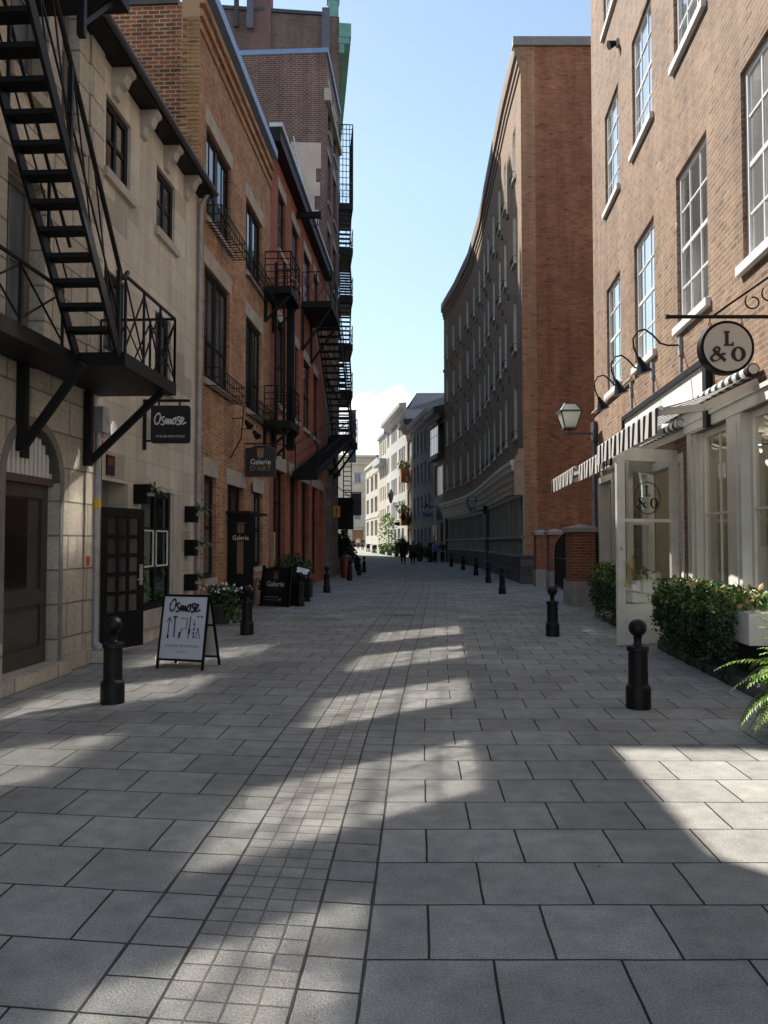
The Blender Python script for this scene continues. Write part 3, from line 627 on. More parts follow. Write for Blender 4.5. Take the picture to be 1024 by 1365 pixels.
m=MB();m.box(-.05,w.sy(19.6)-w.sy(17.8),-.55,.02,2.24,2.30,0,lambda p:w.P(p[0]+w.sy(17.8),p[1],p[2]));m.build('door_canopy',M['black'],h)
# window baskets
def basket(par,w,s0,s1,z,nm='window_basket'):
    m=MB();o=.34
    for zz in (z-.02,z+.16,z+.34):
        for a,b in (((s0,-.02,zz),(s0,-o,zz)),((s0,-o,zz),(s1,-o,zz)),((s1,-o,zz),(s1,-.02,zz))): m.bar(w.P(*a),w.P(*b),.018)
    k=s0
    while k<=s1+.001:
        m.bar(w.P(k,-o,z-.02),w.P(k,-o,z+.34),.013);m.bar(w.P(k,-.02,z-.02),w.P(k,-o,z-.02),.013);k+=(s1-s0)/14
    for t in (.1,.2): m.bar(w.P(s0,-t,z-.02),w.P(s1,-t,z-.02),.013)
    return m.build(nm,M['black'],par)
for o in r1+r2: basket(h,w,o[0]-.05,o[1]+.05,o[2]-.16)
m=MB();m.tube([w.P(w.sy(18.0),-.03,3.5),w.P(w.sy(18.0),-.28,3.95),w.P(w.sy(18.15),-.30,4.7),w.P(w.sy(18.15),-.05,4.85)],.015,6)
m.tube([w.P(w.sy(20.2),-.04,3.1),w.P(w.sy(20.2),-.04,2.9),w.P(w.sy(20.9),-.04,2.75)],.02,6);m.build('cable',M['black'],h)
# --- L3 red painted brick house
w=LW(22.56,34.75)
h=H('red painted brick house with cream lintels, black eave and dark ground-floor openings','red_brick_house','house',28.5)
cs=[(23.72,24.95),(26.15,27.6),(28.75,30.4),(31.25,32.6)]
r1=[op(w,a,b,10.45,12.3,.08) for a,b in cs];r2=[op(w,a,b,5.75,8.3,.08) for a,b in cs]
gf=[op(w,a,b,.35,3.78,.14) for a,b in ((23.2,25.1),(26.0,27.6),(28.4,30.1),(31.0,32.6),(33.1,34.2))]
m=MB();facade(m,w,0,w.len,0,13.5,r1+r2+gf);body(m,w,0,w.len,8,0,13.5);m.build('wall',M['b_redpaint'],h)
for o in r1: wrow(h,w,o,M['blackpaint'],M['g_sky'],fr=.1,cols=(.5,),rows=(-.5,),sill=(M['limestone'],.08,.14,.08),lintel=(M['limestone'],.12,.34))
for o in r2: wrow(h,w,o,M['blackpaint'],M['g_mid'],fr=.1,cols=(.5,),rows=(-.5,),sill=(M['limestone'],.08,.14,.08),lintel=(M['limestone'],.12,.34))
for o in gf: wrow(h,w,o,M['blackpaint'],M['g_dark'],fr=.1,mull=.08,rows=(-.72,),lintel=(M['limestone'],.2,.42))
m=MB();m.box(-.1,w.len-.02,-.30,.05,13.10,13.50,0,w.T);m.build('eave',M['black'],h)
m=MB();m.box(-.14,w.len-.02,-.36,.02,13.505,13.62,0,w.T);m.build('eave_flashing',M['lightmetal'],h)
m=MB();m.quad([w.P(-.1,-.3,13.63),w.P(w.len,-.3,13.63),w.P(w.len,8,13.8),w.P(-.1,8,13.8)]);m.build('roof',M['galv'],h)
m=MB();m.box(w.sy(27.0),w.sy(27.0)+.16,-.85,.1,12.75,12.95,0,w.T);m.tube([w.P(w.sy(27.08),-.72,12.75),w.P(w.sy(27.08),-.72,12.5),w.P(w.sy(27.08),-.64,12.4),w.P(w.sy(27.08),-.58,12.5)],.02,6);m.build('hoist_beam',M['black'],h)
m=MB();m.box(w.sy(22.8),w.sy(23.05),-.10,0,.9,1.9,0,w.T);m.build('notice_board',M['tanbox'],h)
# --- L4 dark brick house with plastered patch on its flank
w=W((Lx(34.76),34.76),(Lx(40),40))
h=H('tall dark purple brick house with a cream plaster patch on its flank','dark_brick_house','house',37)
ro=[op(w,a,b,z,z+2.2,.18) for a,b in ((35.5,36.6),(37.6,38.8)) for z in (10.2,13.6,17.0,20.2)]
gf=[op(w,35.3,36.3,.3,4,.3),op(w,37.4,38.5,1.0,4.4,.3)]
w2=W((Lx(40),40),(-2.9,49.95))
m=MB();facade(m,w,0,w.len,8.9,23.4,ro,0,0);facade(m,w,0,w.len,0,8.9,gf,1);facade(m,w2,0,w2.len,8.9,23.4);facade(m,w2,0,w2.len,0,8.9,[],1);body(m,w,0,w.len,9,0,23.4,0);body(m,w2,0,w2.len,9,0,23.4,0);m.build('wall',[M['b_dark'],M['ashlar4']],h)
for o in ro: wrow(h,w,o,M['blackpaint'],M['g_mid'],fr=.08,rows=(-.5,),sill=(M['limestone'],.1,.14,.08),lintel=(M['limestone'],.1,.3))
for o in gf: wrow(h,w,o,M['blackpaint'],M['g_dark'],fr=.08,mull=.06)
m=MB();m.box(-.04,w.len,-.10,9,23.405,23.62,0,w.T);m.build('coping',M['bluemetal'],h)
m=MB();m.box(-.10,.40,-.22,.06,21.2,21.75,0,w.T);m.box(.0,w.len,-.16,.0,21.3,21.6,0,w.T);m.build('band_course',M['limestone'],h)
for zz in ((8.8,9.15,.10),(4.9,5.2,.12),(0,.8,.1)):
    m=MB();m.box(0,w.len,-zz[2],.0,zz[0],zz[1],0,w.T);m.build('stone_band',M['ashlar4'],h)
# plaster patch with toothed edge on flank (flank faces -y)
fx=Lx(34.76);out_=[(0.18,19.3)]
z=19.3;xs=[.20,.42,.24,.48,.30,.50,.26,.46]
for i,x in enumerate(xs):
    out_.append((x,z)); z-=(1.15 if i==0 else .62); out_.append((x,z))
    if z<13.9:break
out_=[(fx-x,z) for x,z in out_[1:]];poly=[(fx-1.55,19.35)]+out_+[(fx-1.55,out_[-1][1])]
m=MB();m.prism(poly,34.735,34.77);m.build('plaster_patch',M['plaster'],h)
l_=thing('roof_ladder','pale metal ladder leaning on the plaster patch above the red house roof','ladder',(-4.05,34.6,15.2))
m=MB()
P0,P1=Vector((0,-.25,0)),Vector((-.75,.10,4.5))
P0=Vector((.85,-.2,-.9));P1=Vector((-.22,.08,4.3));sd=Vector((.26,0,.06))
for q in (Vector((0,0,0)),sd):
    m=MB();m.bar(P0+q,P1+q,.05);m.build('rail',M['lightmetal'],l_,local=True)
for k in range(1,14): q=P0.lerp(P1,k/14);m=MB();m.bar(q,q+sd,.03);m.build('rung',M['lightmetal'],l_,local=True)
# --- L5 brown brick tower with copper cornice
w=W((-2.87,50.0),(-4.5,66.0))
h=H('very tall brown brick block with green copper cornice and rooftop chimney','brown_brick_block','building',51)
ro=[op(w,50.5+3.2*q,51.8+3.2*q,z,z+2.4,.12) for q in range(4) for z in (12,16,20,24,28)]
m=MB();facade(m,w,0,w.len,0,35.3,ro);body(m,w,0,w.len,14,0,35.3);m.build('wall',M['b_brown'],h)
for o in ro: wrow(h,w,o,M['blackpaint'],M['g_mid'],fr=.09,rows=(-.5,),sill=(M['limestone'],.12,.16,.1))
m=MB();m.box(-.02,w.len,-.66,.05,33.6,34.0,0,w.T);m.box(.02,w.len,-.32,.05,33.0,33.5995,0,w.T);m.box(-.06,w.len,-.76,.02,34.005,34.9,0,w.T);m.build('cornice',M['copper'],h)
m=MB();m.box(-.05,.52,.05,.72,35.3,36.8,0,w.T);m.box(-.12,.6,-.02,.8,36.4,36.7,0,w.T);m.build('finial_pier',M['copper'],h)
m=MB();m.box(-.12,.4,.8,14,35.3,35.52,0,w.T);m.build('side_coping',M['darkgrey'],h)
fl=lambda px:(px-512)/1064*49.9
m=MB();m.box(fl(329),fl(359),49.4,50.4,24,39);m.build('chimney',plain('mauve_chimney',(.20,.11,.10),.85,0,.15,2,.3,12),h)
for a,b,z0,z1 in ((328,337,33.9,38),(311,317,34,37),(429,439,32.4,35.2)):
    m=MB();m.box(fl(a),fl(b),48.9,49.1,z0,z1);m.box(fl(a)+.1,fl(b)-.1,49.1,49.38,z0+.3,z0+.5);m.build('antenna_panel',plain('antenna_grey',(.12,.12,.15),.6) if a!=311 else M['timberdark'],h)
# --- L6 unseen tall block further round the bend (shades the curved front opposite)
w=W((-4.6,66.2),(-10.0,99))
h=thing('stone_tower_block','unseen tall grey stone block round the left bend behind the brown block','building',(-7,77,0))
m=MB();facade(m,w,0,w.len,-.1,40);body(m,w,0,w.len,20,-.1,40);m.build('wall',M['ashlar4'],h)
m=MB();m.box(0,w.len,-.4,.05,39.2,39.8,0,w.T);m.build('cornice',M['copper'],h)
# ------------------------------------------------------------------ right: tan brick corner shop (wall plane x=3.72+.0857y)
def Rx(y): return 3.72+.0857*y
w=W((Rx(20.7),20.7),(Rx(1.0),1.0)); WR=w
h=thing('tan_brick_shop','sunlit tan brick building with white sash windows above a white shopfront','shop',(Rx(11),11,0))
cols=[(17.4,18.95),(14.46,16.05),(11.42,13.0),(8.48,10.04),(6.2,7.7),(2.6,4.1)]
def o5(b,a,z0,z1,r): return (w.sy(a),w.sy(b),z0,z1,r)
up=[o5(b,a,z0 if b!=6.2 or z0>6 else 5.95,z1,.055) for b,a in cols for z0,z1 in ((5.12,7.63),(9.52,11.86),(13.9,16.2))]  # unseen near window moved and shortened to shape its reflected sun patch
shop=o5(7.6,12.5,.72,3.27,.12);ent=o5(12.8,15.6,.05,3.05,.25);d2=o5(18.35,19.95,.05,3.12,.25);sh2=o5(2.0,6.6,.72,3.27,.12)
m=MB();facade(m,w,0,w.len,0,18.2,up+[shop,ent,d2,sh2]);body(m,w,0,w.len,12,0,18.2);m.build('wall',M['b_right'],h)
for o in up:
    wrow(h,w,o,M['white'],M['g_right'],fr=.085,cols=(.333,.667),rows=(.25,-.5,.75),sill=(M['white'],.09,.115,.075))
m=MB()
for o in up:
    pass
# head flashing of the openings
# shop window: casings, sashes, interior
m=MB()
T=w.T;a,b=shop[0],shop[1]
m.box(a-.02,b+.3,-.035,.12,3.272,3.42,0,T);m.box(a-.05,b+.3,-.07,.12,3.423,3.48,0,T)
m.box(a,a+.20,-.03,.119,.72,3.27,0,T);m.box(a+.203,a+.30,.01,.119,.72,3.27,0,T)
xs=[]
m.box(a,b,-.02,.119,.60,.78,0,T)
S=w.sy
for y0,y1 in ((10.2,10.72),(8.25,8.75)): m.box(S(y1),S(y0),-.02,.119,.781,3.269,0,T); m.box(S(y1)+.12,S(y0)-.12,-.035,-.0205,.9,3.15,0,T)
m.build('shopfront_frame',M['trimgrey'],h)
for y0,y1 in ((10.73,12.15),(8.76,10.19),(7.62,8.24)):
    o=(S(y1),S(y0),.785,3.265,.10)
    q=wrow(h,w,o,M['trimgrey'],M['g_clear'],fr=.09,cols=(.52,),rows=(.5,))
o=(sh2[0],sh2[1],.72,3.27,.1);wrow(h,w,o,M['trimgrey'],M['g_mid'],fr=.1,cols=(.33,.67),rows=(.5,))
# interior room with shelves and small goods
m=MB();a=S(15.7);b=S(7.5)
P=w.P
for q in ([P(a,.26,0),P(b,.26,0),P(b,5,0),P(a,5,0)],[P(a,5,0),P(b,5,0),P(b,5,3.5),P(a,5,3.5)],[P(a,.26,3.5),P(b,.26,3.5),P(b,5,3.5),P(a,5,3.5)],[P(a,.26,0),P(a,5,0),P(a,5,3.5),P(a,.26,3.5)],[P(b,.26,0),P(b,5,0),P(b,5,3.5),P(b,.26,3.5)]): m.quad(q)
m.build('shop_room',plain('room_beige',(.42,.37,.31),.8),h)
m=MB()
for z in (.9,1.35,1.8,2.25): m.box(S(12.2),S(8),1.6,2.0,z,z+.04,0,T)
for y in (12.2,11,9.8,8.6): m.box(S(y)-.03,S(y)+.03,1.62,1.99,.1,2.6,0,T)
m.build('shelving',M['palestone'],h)
def goods(nm,lab,y,i,z,prof,mt):
    t=thing(nm,lab,'shop goods',P(S(y),i,z));m=MB()
    if isinstance(prof,tuple): m.box(-prof[0]/2,prof[0]/2,-prof[1]/2,prof[1]/2,0,prof[2])
    else: m.lathe(prof,16)
    m.build('body',M[mt],t,not isinstance(prof,tuple),True)
vase=[(.06,0),(.10,.10),(.09,.2),(.04,.28),(.05,.33)];bowl=[(.05,0),(.14,.10),(.15,.12)];jar=[(.08,0),(.08,.22),(.05,.24),(.05,.28)]
for a in (('vase','white vase on the upper shop shelf behind the first window',11.6,1.8,1.84,vase,'white'),('box','tan box on the middle shop shelf behind the first window',11.2,1.8,1.39,(.3,.2,.2),'tanbox'),('jar','terracotta jar on the lower shop shelf behind the first window',11.5,1.8,.94,jar,'terracotta'),
 ('vase','brown vase on the upper shop shelf behind the second window',9.7,1.8,1.84,vase,'bronze'),('box','white box on the middle shop shelf behind the second window',9.4,1.8,1.39,(.35,.2,.18),'paper'),('bowl','white bowl on the lower shop shelf behind the second window',9.6,1.8,.94,bowl,'white'),('box','tan box on the top shop shelf behind the second window',9.9,1.8,2.29,(.25,.2,.25),'tanbox'),('jar','white jar on the top shop shelf behind the first window',11.4,1.8,2.29,jar,'white')): goods(*a)
for y0,y1,zt_,lab in ((11.6,11.2,1.5,'white display plinth behind the first shop window'),(9.9,9.5,1.3,'white display plinth behind the second shop window')):
    t=thing('display_plinth',lab,'plinth',P(S(y0),.5,.0));m=MB();m.box(S(y0),S(y1),.5,.9,.0,zt_,0,T);m.box(S(y0)-.04,S(y1)+.04,.46,.94,zt_+.002,zt_+.04,0,T);m.build('body',M['white'],t)
for i,(y,dd) in enumerate(((11.4,1.5),(9.2,1.3),(14,1.6))):  # one ceiling lamp is known; two are added to brighten the shop
    t=link('ceiling_lamp_and_fill',None,h,Vector(P(S(y),dd,3.3))-WL[h.name])
    m=MB();m.tube([P(S(y),dd,3.3),P(S(y),dd,3.48)],.07,10);t2=m.build('ceiling_lamp_and_fill',M['white'],h,True);bpy.data.objects.remove(t)
    ld=bpy.data.lights.new('shop_lamp_and_fill','POINT');ld.energy=11;ld.color=(1,.86,.68);ld.shadow_soft_size=.06;lo=bpy.data.objects.new('shop_lamp_and_fill',ld);COL.objects.link(lo);lo.location=P(S(y),dd,3.2)
# entrance: frame + inner leaf
m=MB()
o=ent
for s0,s1,z0,z1 in ((o[0],o[0]+.12,.05,3.05),(o[1]-.12,o[1],.05,3.05),(o[0]+.12,o[1]-.12,2.9,3.05)): m.box(s0,s1,-.02,.20,z0,z1,0,T)
m.build('entrance_frame',M['white'],h)
def leaf(wl,wid,z0,z1,name,lab,logo=False):
    m=MB();T2=wl.T;st=.15
    for a,b,c,e in ((0,st,z0,z1),(wid-st,wid,z0,z1),(st,wid-st,z1-.20,z1),(st,wid-st,z0,z0+.62),(st,wid-st,z0+1.90,z0+1.95)): m.box(a,b,-.025 if (a,c)!=(st,z0+1.90) else -.018,.025,c,e,0,T2)
    for zz in (z0+.36,z0+.20): m.box(st,wid-st,-.036,-.0255,zz,zz+.03,0,T2)
    D=m.build('door',M['greywhite'],h,label=lab)
    m=MB();m.box(st-.02,wid-st+.02,-.004,.004,z0+.6,z1-.18,0,T2);m.build('pane',M['g_clear'],D)
    return D
wl=W((3.60,12.36),(4.72,12.83));wid=wl.len
D=leaf(wl,wid,.02,3.08,'door','white glazed shop door standing wide open with a round letter emblem')
m=MB();m.tube([wl.P(.09+.10*math.cos(t),-.05-.02*math.sin(t*2),1.12+.20*math.sin(t)) for t in [-1.3+2.6*k/12 for k in range(13)]],.024,8);m.build('handle',M['goldhandle'],D,True)
m=MB();m.tube([wl.P(.06,-.03,1.5),wl.P(.06,-.045,1.5)],.022,10);m.build('lock',M['galv'],D)
m=MB();cx=.15+(wid-.3)/2;cz=2.30;rr=.26
for k in range(40):
    a,b=2*math.pi*k/40,2*math.pi*(k+1)/40
    m.quad([wl.P(cx+rr*math.cos(a),-.0062,cz+rr*math.sin(a)),wl.P(cx+rr*math.cos(b),-.0062,cz+rr*math.sin(b)),wl.P(cx+(rr-.016)*math.cos(b),-.0062,cz+(rr-.016)*math.sin(b)),wl.P(cx+(rr-.016)*math.cos(a),-.0062,cz+(rr-.016)*math.sin(a))])
m.build('emblem_ring',M['ink'],D)
# slab-serif letters drawn as outlines
def L_poly(x,z,s): return [[(x+a*s,z+b*s) for a,b in q] for q in ([(-.30,-.5),(.34,-.5),(.34,-.24),(.28,-.24),(.22,-.40),(.0,-.40),(.0,.41),(.10,.41),(.10,.5),(-.30,.5),(-.30,.41),(-.20,.41),(-.20,-.41),(-.30,-.41)],)]
def O_quads(x,z,s,n=24):
    r=[]
    for k in range(n):
        a,b=2*math.pi*k/n,2*math.pi*(k+1)/n
        r.append([(x+.48*s*math.cos(a),z+.5*s*math.sin(a)),(x+.48*s*math.cos(b),z+.5*s*math.sin(b)),(x+.23*s*math.cos(b),z+.41*s*math.sin(b)),(x+.23*s*math.cos(a),z+.41*s*math.sin(a))])
    return r
def ribbon(pts,wd,cap=0):
    """flat stroke through points with widths"""
    P2=[Vector(p) for p in pts];n=len(P2);L=[];Rr=[]
    for i,p in enumerate(P2):
        d=(P2[min(i+1,n-1)]-P2[max(i-1,0)]).normalized();q=Vector((-d.y,d.x));ww=wd[i] if isinstance(wd,(list,tuple)) else wd
        L.append(p+q*ww/2);Rr.append(p-q*ww/2)
    return [[tuple(L[i]),tuple(L[i+1]),tuple(Rr[i+1]),tuple(Rr[i])] for i in range(n-1)]
def cat(pts,k=6):
    P2=[Vector(p) for p in pts];o=[]
    for i in range(len(P2)-1):
        p0=P2[max(i-1,0)];p1=P2[i];p2=P2[i+1];p3=P2[min(i+2,len(P2)-1)]
        for j in range(k):
            t=j/k;o.append(tuple(.5*((2*p1)+(p2-p0)*t+(2*p0-5*p1+4*p2-p3)*t*t+(3*p1-p0-3*p2+p3)*t**3)))
    o.append(tuple(P2[-1]));return o
def AMP(x,z,s):
    pts=cat([(.50,-.46),(.20,-.16),(-.16,.16),(-.24,.34),(-.06,.48),(.12,.34),(.0,.12),(-.34,-.10),(-.46,-.30),(-.24,-.48),(.10,-.34),(.36,.02)],6)
    q=[(x+a*s,z+b*s) for a,b in pts];n=len(q)
    wd=[(.19 if i<n*.28 else .10 if i<n*.5 else .13 if i<n*.8 else .07)*s for i in range(n)]
    return ribbon(q,wd)+[[(x+.24*s,z-.02*s),(x+.52*s,z-.02*s),(x+.52*s,z+.06*s),(x+.24*s,z+.06*s)]]
def flat(par,polys,wl,i0,i1,mat,name):
    m=MB()
    for k,q in enumerate(polys): m.prism(q,i0-.00007*k,i1,0,wl.T)
    return m.build(name,mat,par)
s=.17
flat(D,L_poly(cx,cz+.11,s)+O_quads(cx+.13,cz-.08,s)+AMP(cx-.12,cz-.08,s),wl,-.0075,-.0062,M['ink'],'lettering')
m=MB();m.tube([wl.P(.14,-.03,.86),wl.P(.5,-.06,.80),wl.P(wid,-.03,.74)],.008,6);m.build('door_chain',M['galv'],D)
# second leaf seen through the glass: half-open inner leaf further along
wl2=W((4.35,14.25),(4.98,14.8));D2=leaf(wl2,wl2.len,.02,3.08,'door','white glazed shop door leaf behind the front leaf')
m=MB();m.tube([wl2.P(.07+.06*math.cos(t),-.05,1.15+.22*math.sin(t)) for t in [-1.4+2.8*k/10 for k in range(11)]],.016,8);m.build('handle',M['goldhandle'],D2,True)
# far doorway
o=d2
m=MB()
for s0,s1,z0,z1 in ((o[0]-.10,o[0]+.05,.05,3.2),(o[1]-.05,o[1]+.10,.05,3.2),(o[0]+.05,o[1]-.05,3.06,3.2)): m.box(s0,s1,-.05,.20,z0,z1,0,T)
m.build('doorway_frame',M['trimgrey'],h)
wrow(h,w,(o[0]+.05,o[1]-.05,.05,3.06,.18),M['trimgrey'],M['g_mid'],fr=.12,cols=(.5,),rows=(.28,.8),name='door')
m=MB();m.tube([P(.06,-.05,.2),P(.06,-.05,4.4)],.045,10);m.build('downpipe',M['galv'],h,True)
m=MB();m.tube([P(-.05,-.05,4.97),P(S(16.2),-.05,4.96)],.03,8);m.build('conduit',M['limestone'],h,True)
# raised plinth and steps below the shopfront
m=MB();m.box(S(12.3),w.len,-.10,.01,0,.60,0,T);m.box(S(12.1),w.len,-.62,-.10,0,.12,0,T);m.build('plinth',M['basestone'],h)
# sign board
b=thing('fascia_board','blank white fascia board in a black frame above the striped awnings','sign board',P(S(14.2),0,3.7))
m=MB();a,c=S(16.9),S(11.46);m.box(a,c,-.05,-.005,3.30,4.18,0,T);m.build('panel',M['white'],b)
m=MB()
for s0,s1,z0,z1 in ((a-.07,a,3.25,4.27),(c,c+.16,3.25,4.27),(a,c,4.18,4.27)): m.box(s0,s1,-.10,-.002,z0,z1,0,T)
m.build('frame',M['black'],b)
# awnings
st_m=[M['aw_white'],M['aw_black']]
def awning(y0,y1,zw,zf,out,lab,val=.30,dark_end=False):
    t=thing('striped_awning',lab,'awning',P(S((y0+y1)/2),0,zw),0,'black and white striped awnings of the corner shop')
    s0,s1=S(y1),S(y0);n=int((s1-s0)/.15);m=MB();v=MB();random.seed(int(y0*10))
    for k in range(n):
        a=s0+(s1-s0)*k/n;b=s0+(s1-s0)*(k+1)/n;mi=k%2
        for j in range(4):
            f0,f1=j/4,(j+1)/4;sg=lambda f:.05*math.sin(math.pi*f)
            p=lambda s,f:P(s,-.05-(out-.05)*f,zw+(zf-zw)*f-sg(f))
            m.quad([p(a,f0),p(b,f0),p(b,f1),p(a,f1)],mi)
        wv=lambda s:.012*math.sin(s*9);
        v.quad([P(a,-out-.02,zf+.02),P(b,-out-.02,zf+.02),P(b,-out-.03-wv(b),zf-val),P(a,-out-.03-wv(a),zf-val)],mi)
    m.build('canopy',st_m,t);v.build('valance',st_m,t)
    m=MB();m.box(s0,s1,-out-.012,-out+.04,zf-.02,zf+.03,0,T);m.build('front_bar',M['white'],t)
    m=MB();k=int((s1-s0)/.13)
    for j in range(k): m.tube([P(s0+(s1-s0)*j/k,-.10,zw+.02),P(s0+(s1-s0)*(j+1)/k,-.10,zw+.02)],.075,12,j%2,False)
    m.build('roller',[M['white'],M['ink']],t,True)
    m=MB();m.tube([P(s1+.002,-.10,zw+.02),P(s1+.01,-.10,zw+.02)],.06,12,0);m.build('roller_cap',M['signcream'],t,True)
    for s in (s0+.12,s1-.10):
        m=MB();m.bar(P(s,-.02,zw-.12),P(s,-out*.55,(zw+zf)/2-.20),.07,.10);m.bar(P(s,-out*.55,(zw+zf)/2-.20),P(s,-out,zf-.03),.06,.085);m.build('arm',M['signcream'],t)
awning(9.5,13.5,3.66,3.22,1.2,'striped awning nearest the round hanging sign, over the shop window')
awning(12.55,15.9,3.46,3.12,1.15,'middle striped awning tucked behind the first, over the open white door')
awning(16.2,19.9,3.55,3.13,1.2,'far striped awning reaching past the corner of the tan brick shop')
# gooseneck lamps
def lamp(y,lab):
    t=thing('gooseneck_lamp',lab,'wall lamp',P(S(y),0,4.79),0,'black gooseneck lamps over the white fascia board')
    pt=[(0,-.03,0),(0,-.22,.0),(0,-.34,.04),(0,-.46,.18),(0,-.58,.27),(0,-.70,.24),(0,-.77,.12),(0,-.76,-.02),(0,-.72,-.12),(0,-.69,-.20)]
    m=MB();m.tube([P(S(y)+a,b,4.79+c) for a,b,c in pt],.016,8);m.build('arm',M['black'],t,True)
    m=MB();m.box(S(y)-.05,S(y)+.05,-.05,.0,4.62,4.92,0,T);m.box(S(y)-.018,S(y)+.018,-.035,-.0,4.35,4.62,0,T);m.build('bracket',M['galv'],t)
    m=MB();c=P(S(y),-.67,4.57);ax=Vector(P(S(y),-.60,4.37))-Vector(c);ax.normalize()
    pts=[Vector(c)-ax*.04+ax*k*.07 for k in range(5)];m.tube(pts,[.028,.045,.075,.105,.135],14);m.build('shade',M['blackpaint'],t,True)
for y,lab in ((12.8,'gooseneck lamp nearest the round hanging sign'),(14.6,'middle gooseneck lamp above the white fascia board'),(16.35,'gooseneck lamp at the corner end, nearest the big wall lantern')): lamp(y,lab)
# flood light on upper wall
t=thing('floodlight','small black floodlight fixed high on the sunlit brick wall','floodlight',P(S(17.3),0,12.7))
m=MB();m.box(S(17.3)-.06,S(17.3)+.06,-.06,0,12.6,12.75,0,T);m.build('base',M['galv'],t)
m=MB();m.tube([P(S(17.3),-.05,12.68),P(S(17.3)+.02,-.22,12.62)],[.05,.10],10);m.build('lamp_head',M['black'],t)
# round hanging sign
ys_=8.9;zb=4.14
t=thing('hanging_sign','round cream shop sign with black letters L & O on a scrolled iron arm','hanging sign',(3.84,ys_,3.78))
wl=W((3.0,ys_),(5.0,ys_));X=lambda x:x-3.0
m=MB();m.tube([(3.20,ys_,zb),(Rx(ys_),ys_,zb)],.022,8);m.tube([(3.175,ys_,zb),(3.20,ys_,zb)],[.0285,.0285],8);m.tube([(3.72,ys_,zb+.02),(Rx(ys_),ys_,zb+.55)],.014,6)
sc1=[(4.16+.095*math.cos(a)*(1-k*.03),ys_,zb+.17+.095*math.sin(a)*(1-k*.03)) for k,a in enumerate([2.4+ .38*k for k in range(16)])]
m.tube(sc1,.009,6);m.tube([(x+.19,y,z+.09) for x,y,z in sc1],.009,6)
m.box(Rx(ys_)-.02,Rx(ys_)+.02,ys_-.04,ys_+.04,zb-.2,zb+.65);m.build('iron_arm',M['black'],t,True)
m=MB()
for x in (3.67,4.03):
    m.tube([(x,ys_,zb-.02),(x,ys_,zb-.07),(x+.02,ys_,zb-.09),(x,ys_,zb-.11),(x-.02,ys_,zb-.09),(x,ys_,zb-.07)],.006,6);m.tube([(x,ys_,zb-.11),(x,ys_,zb-.17)],.005,6)
m.build('hanger',M['black'],t)
m=MB();ci=[(X(3.84)+.30*math.cos(2*math.pi*k/48),3.78+.30*math.sin(2*math.pi*k/48)) for k in range(48)];m.prism(ci,-.06,.06,0,wl.T);m.build('rim',M['blackpaint'],t)
m=MB();ci=[(X(3.84)+.268*math.cos(2*math.pi*k/48),3.78+.268*math.sin(2*math.pi*k/48)) for k in range(48)];m.prism(ci,-.064,.064,0,wl.T);m.build('face',M['signcream'],t)
flat(t,L_poly(X(3.845),3.875,.165)+O_quads(X(3.955),3.70,.165)+AMP(X(3.725),3.70,.165),wl,-.078,-.064,M['ink'],'lettering')
# big wall lantern
def lantern(base,dirx,s,lab,out,mat=M['darkgrey']):
    """base: wall point, dirx: unit vector away from wall, s: scale"""
    B=Vector(base);d=Vector(dirx);t=thing('wall_lantern',lab,'lantern',base)
    m=MB();q=B+d*out
    m.bar(B+Vector((0,0,-.02)),q+Vector((0,0,-.02))+d*.08*s,.05*s,.05*s);m.tube([q+Vector((0,0,-.20*s)),q+Vector((0,0,.10*s))],.018*s,8);m.tube([q+d*.14*s+Vector((0,0,-.10*s)),q+d*.14*s+Vector((0,0,.02*s))],.02*s,8);m.build('bracket',mat,t)
    m=MB();m.box(B.x-.10*s,B.x+.10*s,B.y-.16*s,B.y+.16*s,B.z-.22*s,B.z+.30*s);m.build('wall_plate',mat,t)
    lo,mi_,hi=.155*s,.29*s,.15*s;z0,z1,z2=.12*s,.58*s,.80*s
    cn=[(-1,-1),(1,-1),(1,1),(-1,1)];L=lambda r,z:[q+Vector((a*r,b*r,z)) for a,b in cn]
    A,Bq,Cq=L(lo,z0),L(mi_,z1),L(hi,z2)
    m=MB()
    for k in range(4):
        j=(k+1)%4
        m.bar(A[k],Bq[k],.028*s);m.bar(Bq[k],Bq[j],.045*s);m.bar(A[k],A[j],.05*s);m.bar(Bq[k],Cq[k],.028*s);m.bar(Cq[k],Cq[j],.035*s)
    m.quad(A);m.quad(Cq);m.build('cage',mat,t)
    m=MB()
    for k in range(4):
        j=(k+1)%4;c=.985
        f=lambda p:q+(p-q)*c
        m.quad([f(A[k]),f(A[j]),f(Bq[j]),f(Bq[k])]);m.quad([f(Bq[k]),f(Bq[j]),f(Cq[j]),f(Cq[k])])
    m.build('glazing',M['g_lamp'],t)
    m=MB();m.tube([q+Vector((0,0,.13*s)),q+Vector((0,0,.36*s))],.05*s,10);m.tube([q+Vector((0,0,.36*s)),q+Vector((0,0,.5*s))],[.06*s,.02*s],10);m.build('burner',M['white'],t)
    return t
lantern(P(S(20.45),-.02,4.42),(-1,.0,0),.92,'large grey-framed glass lantern on a bracket at the corner of the tan brick shop',.68)
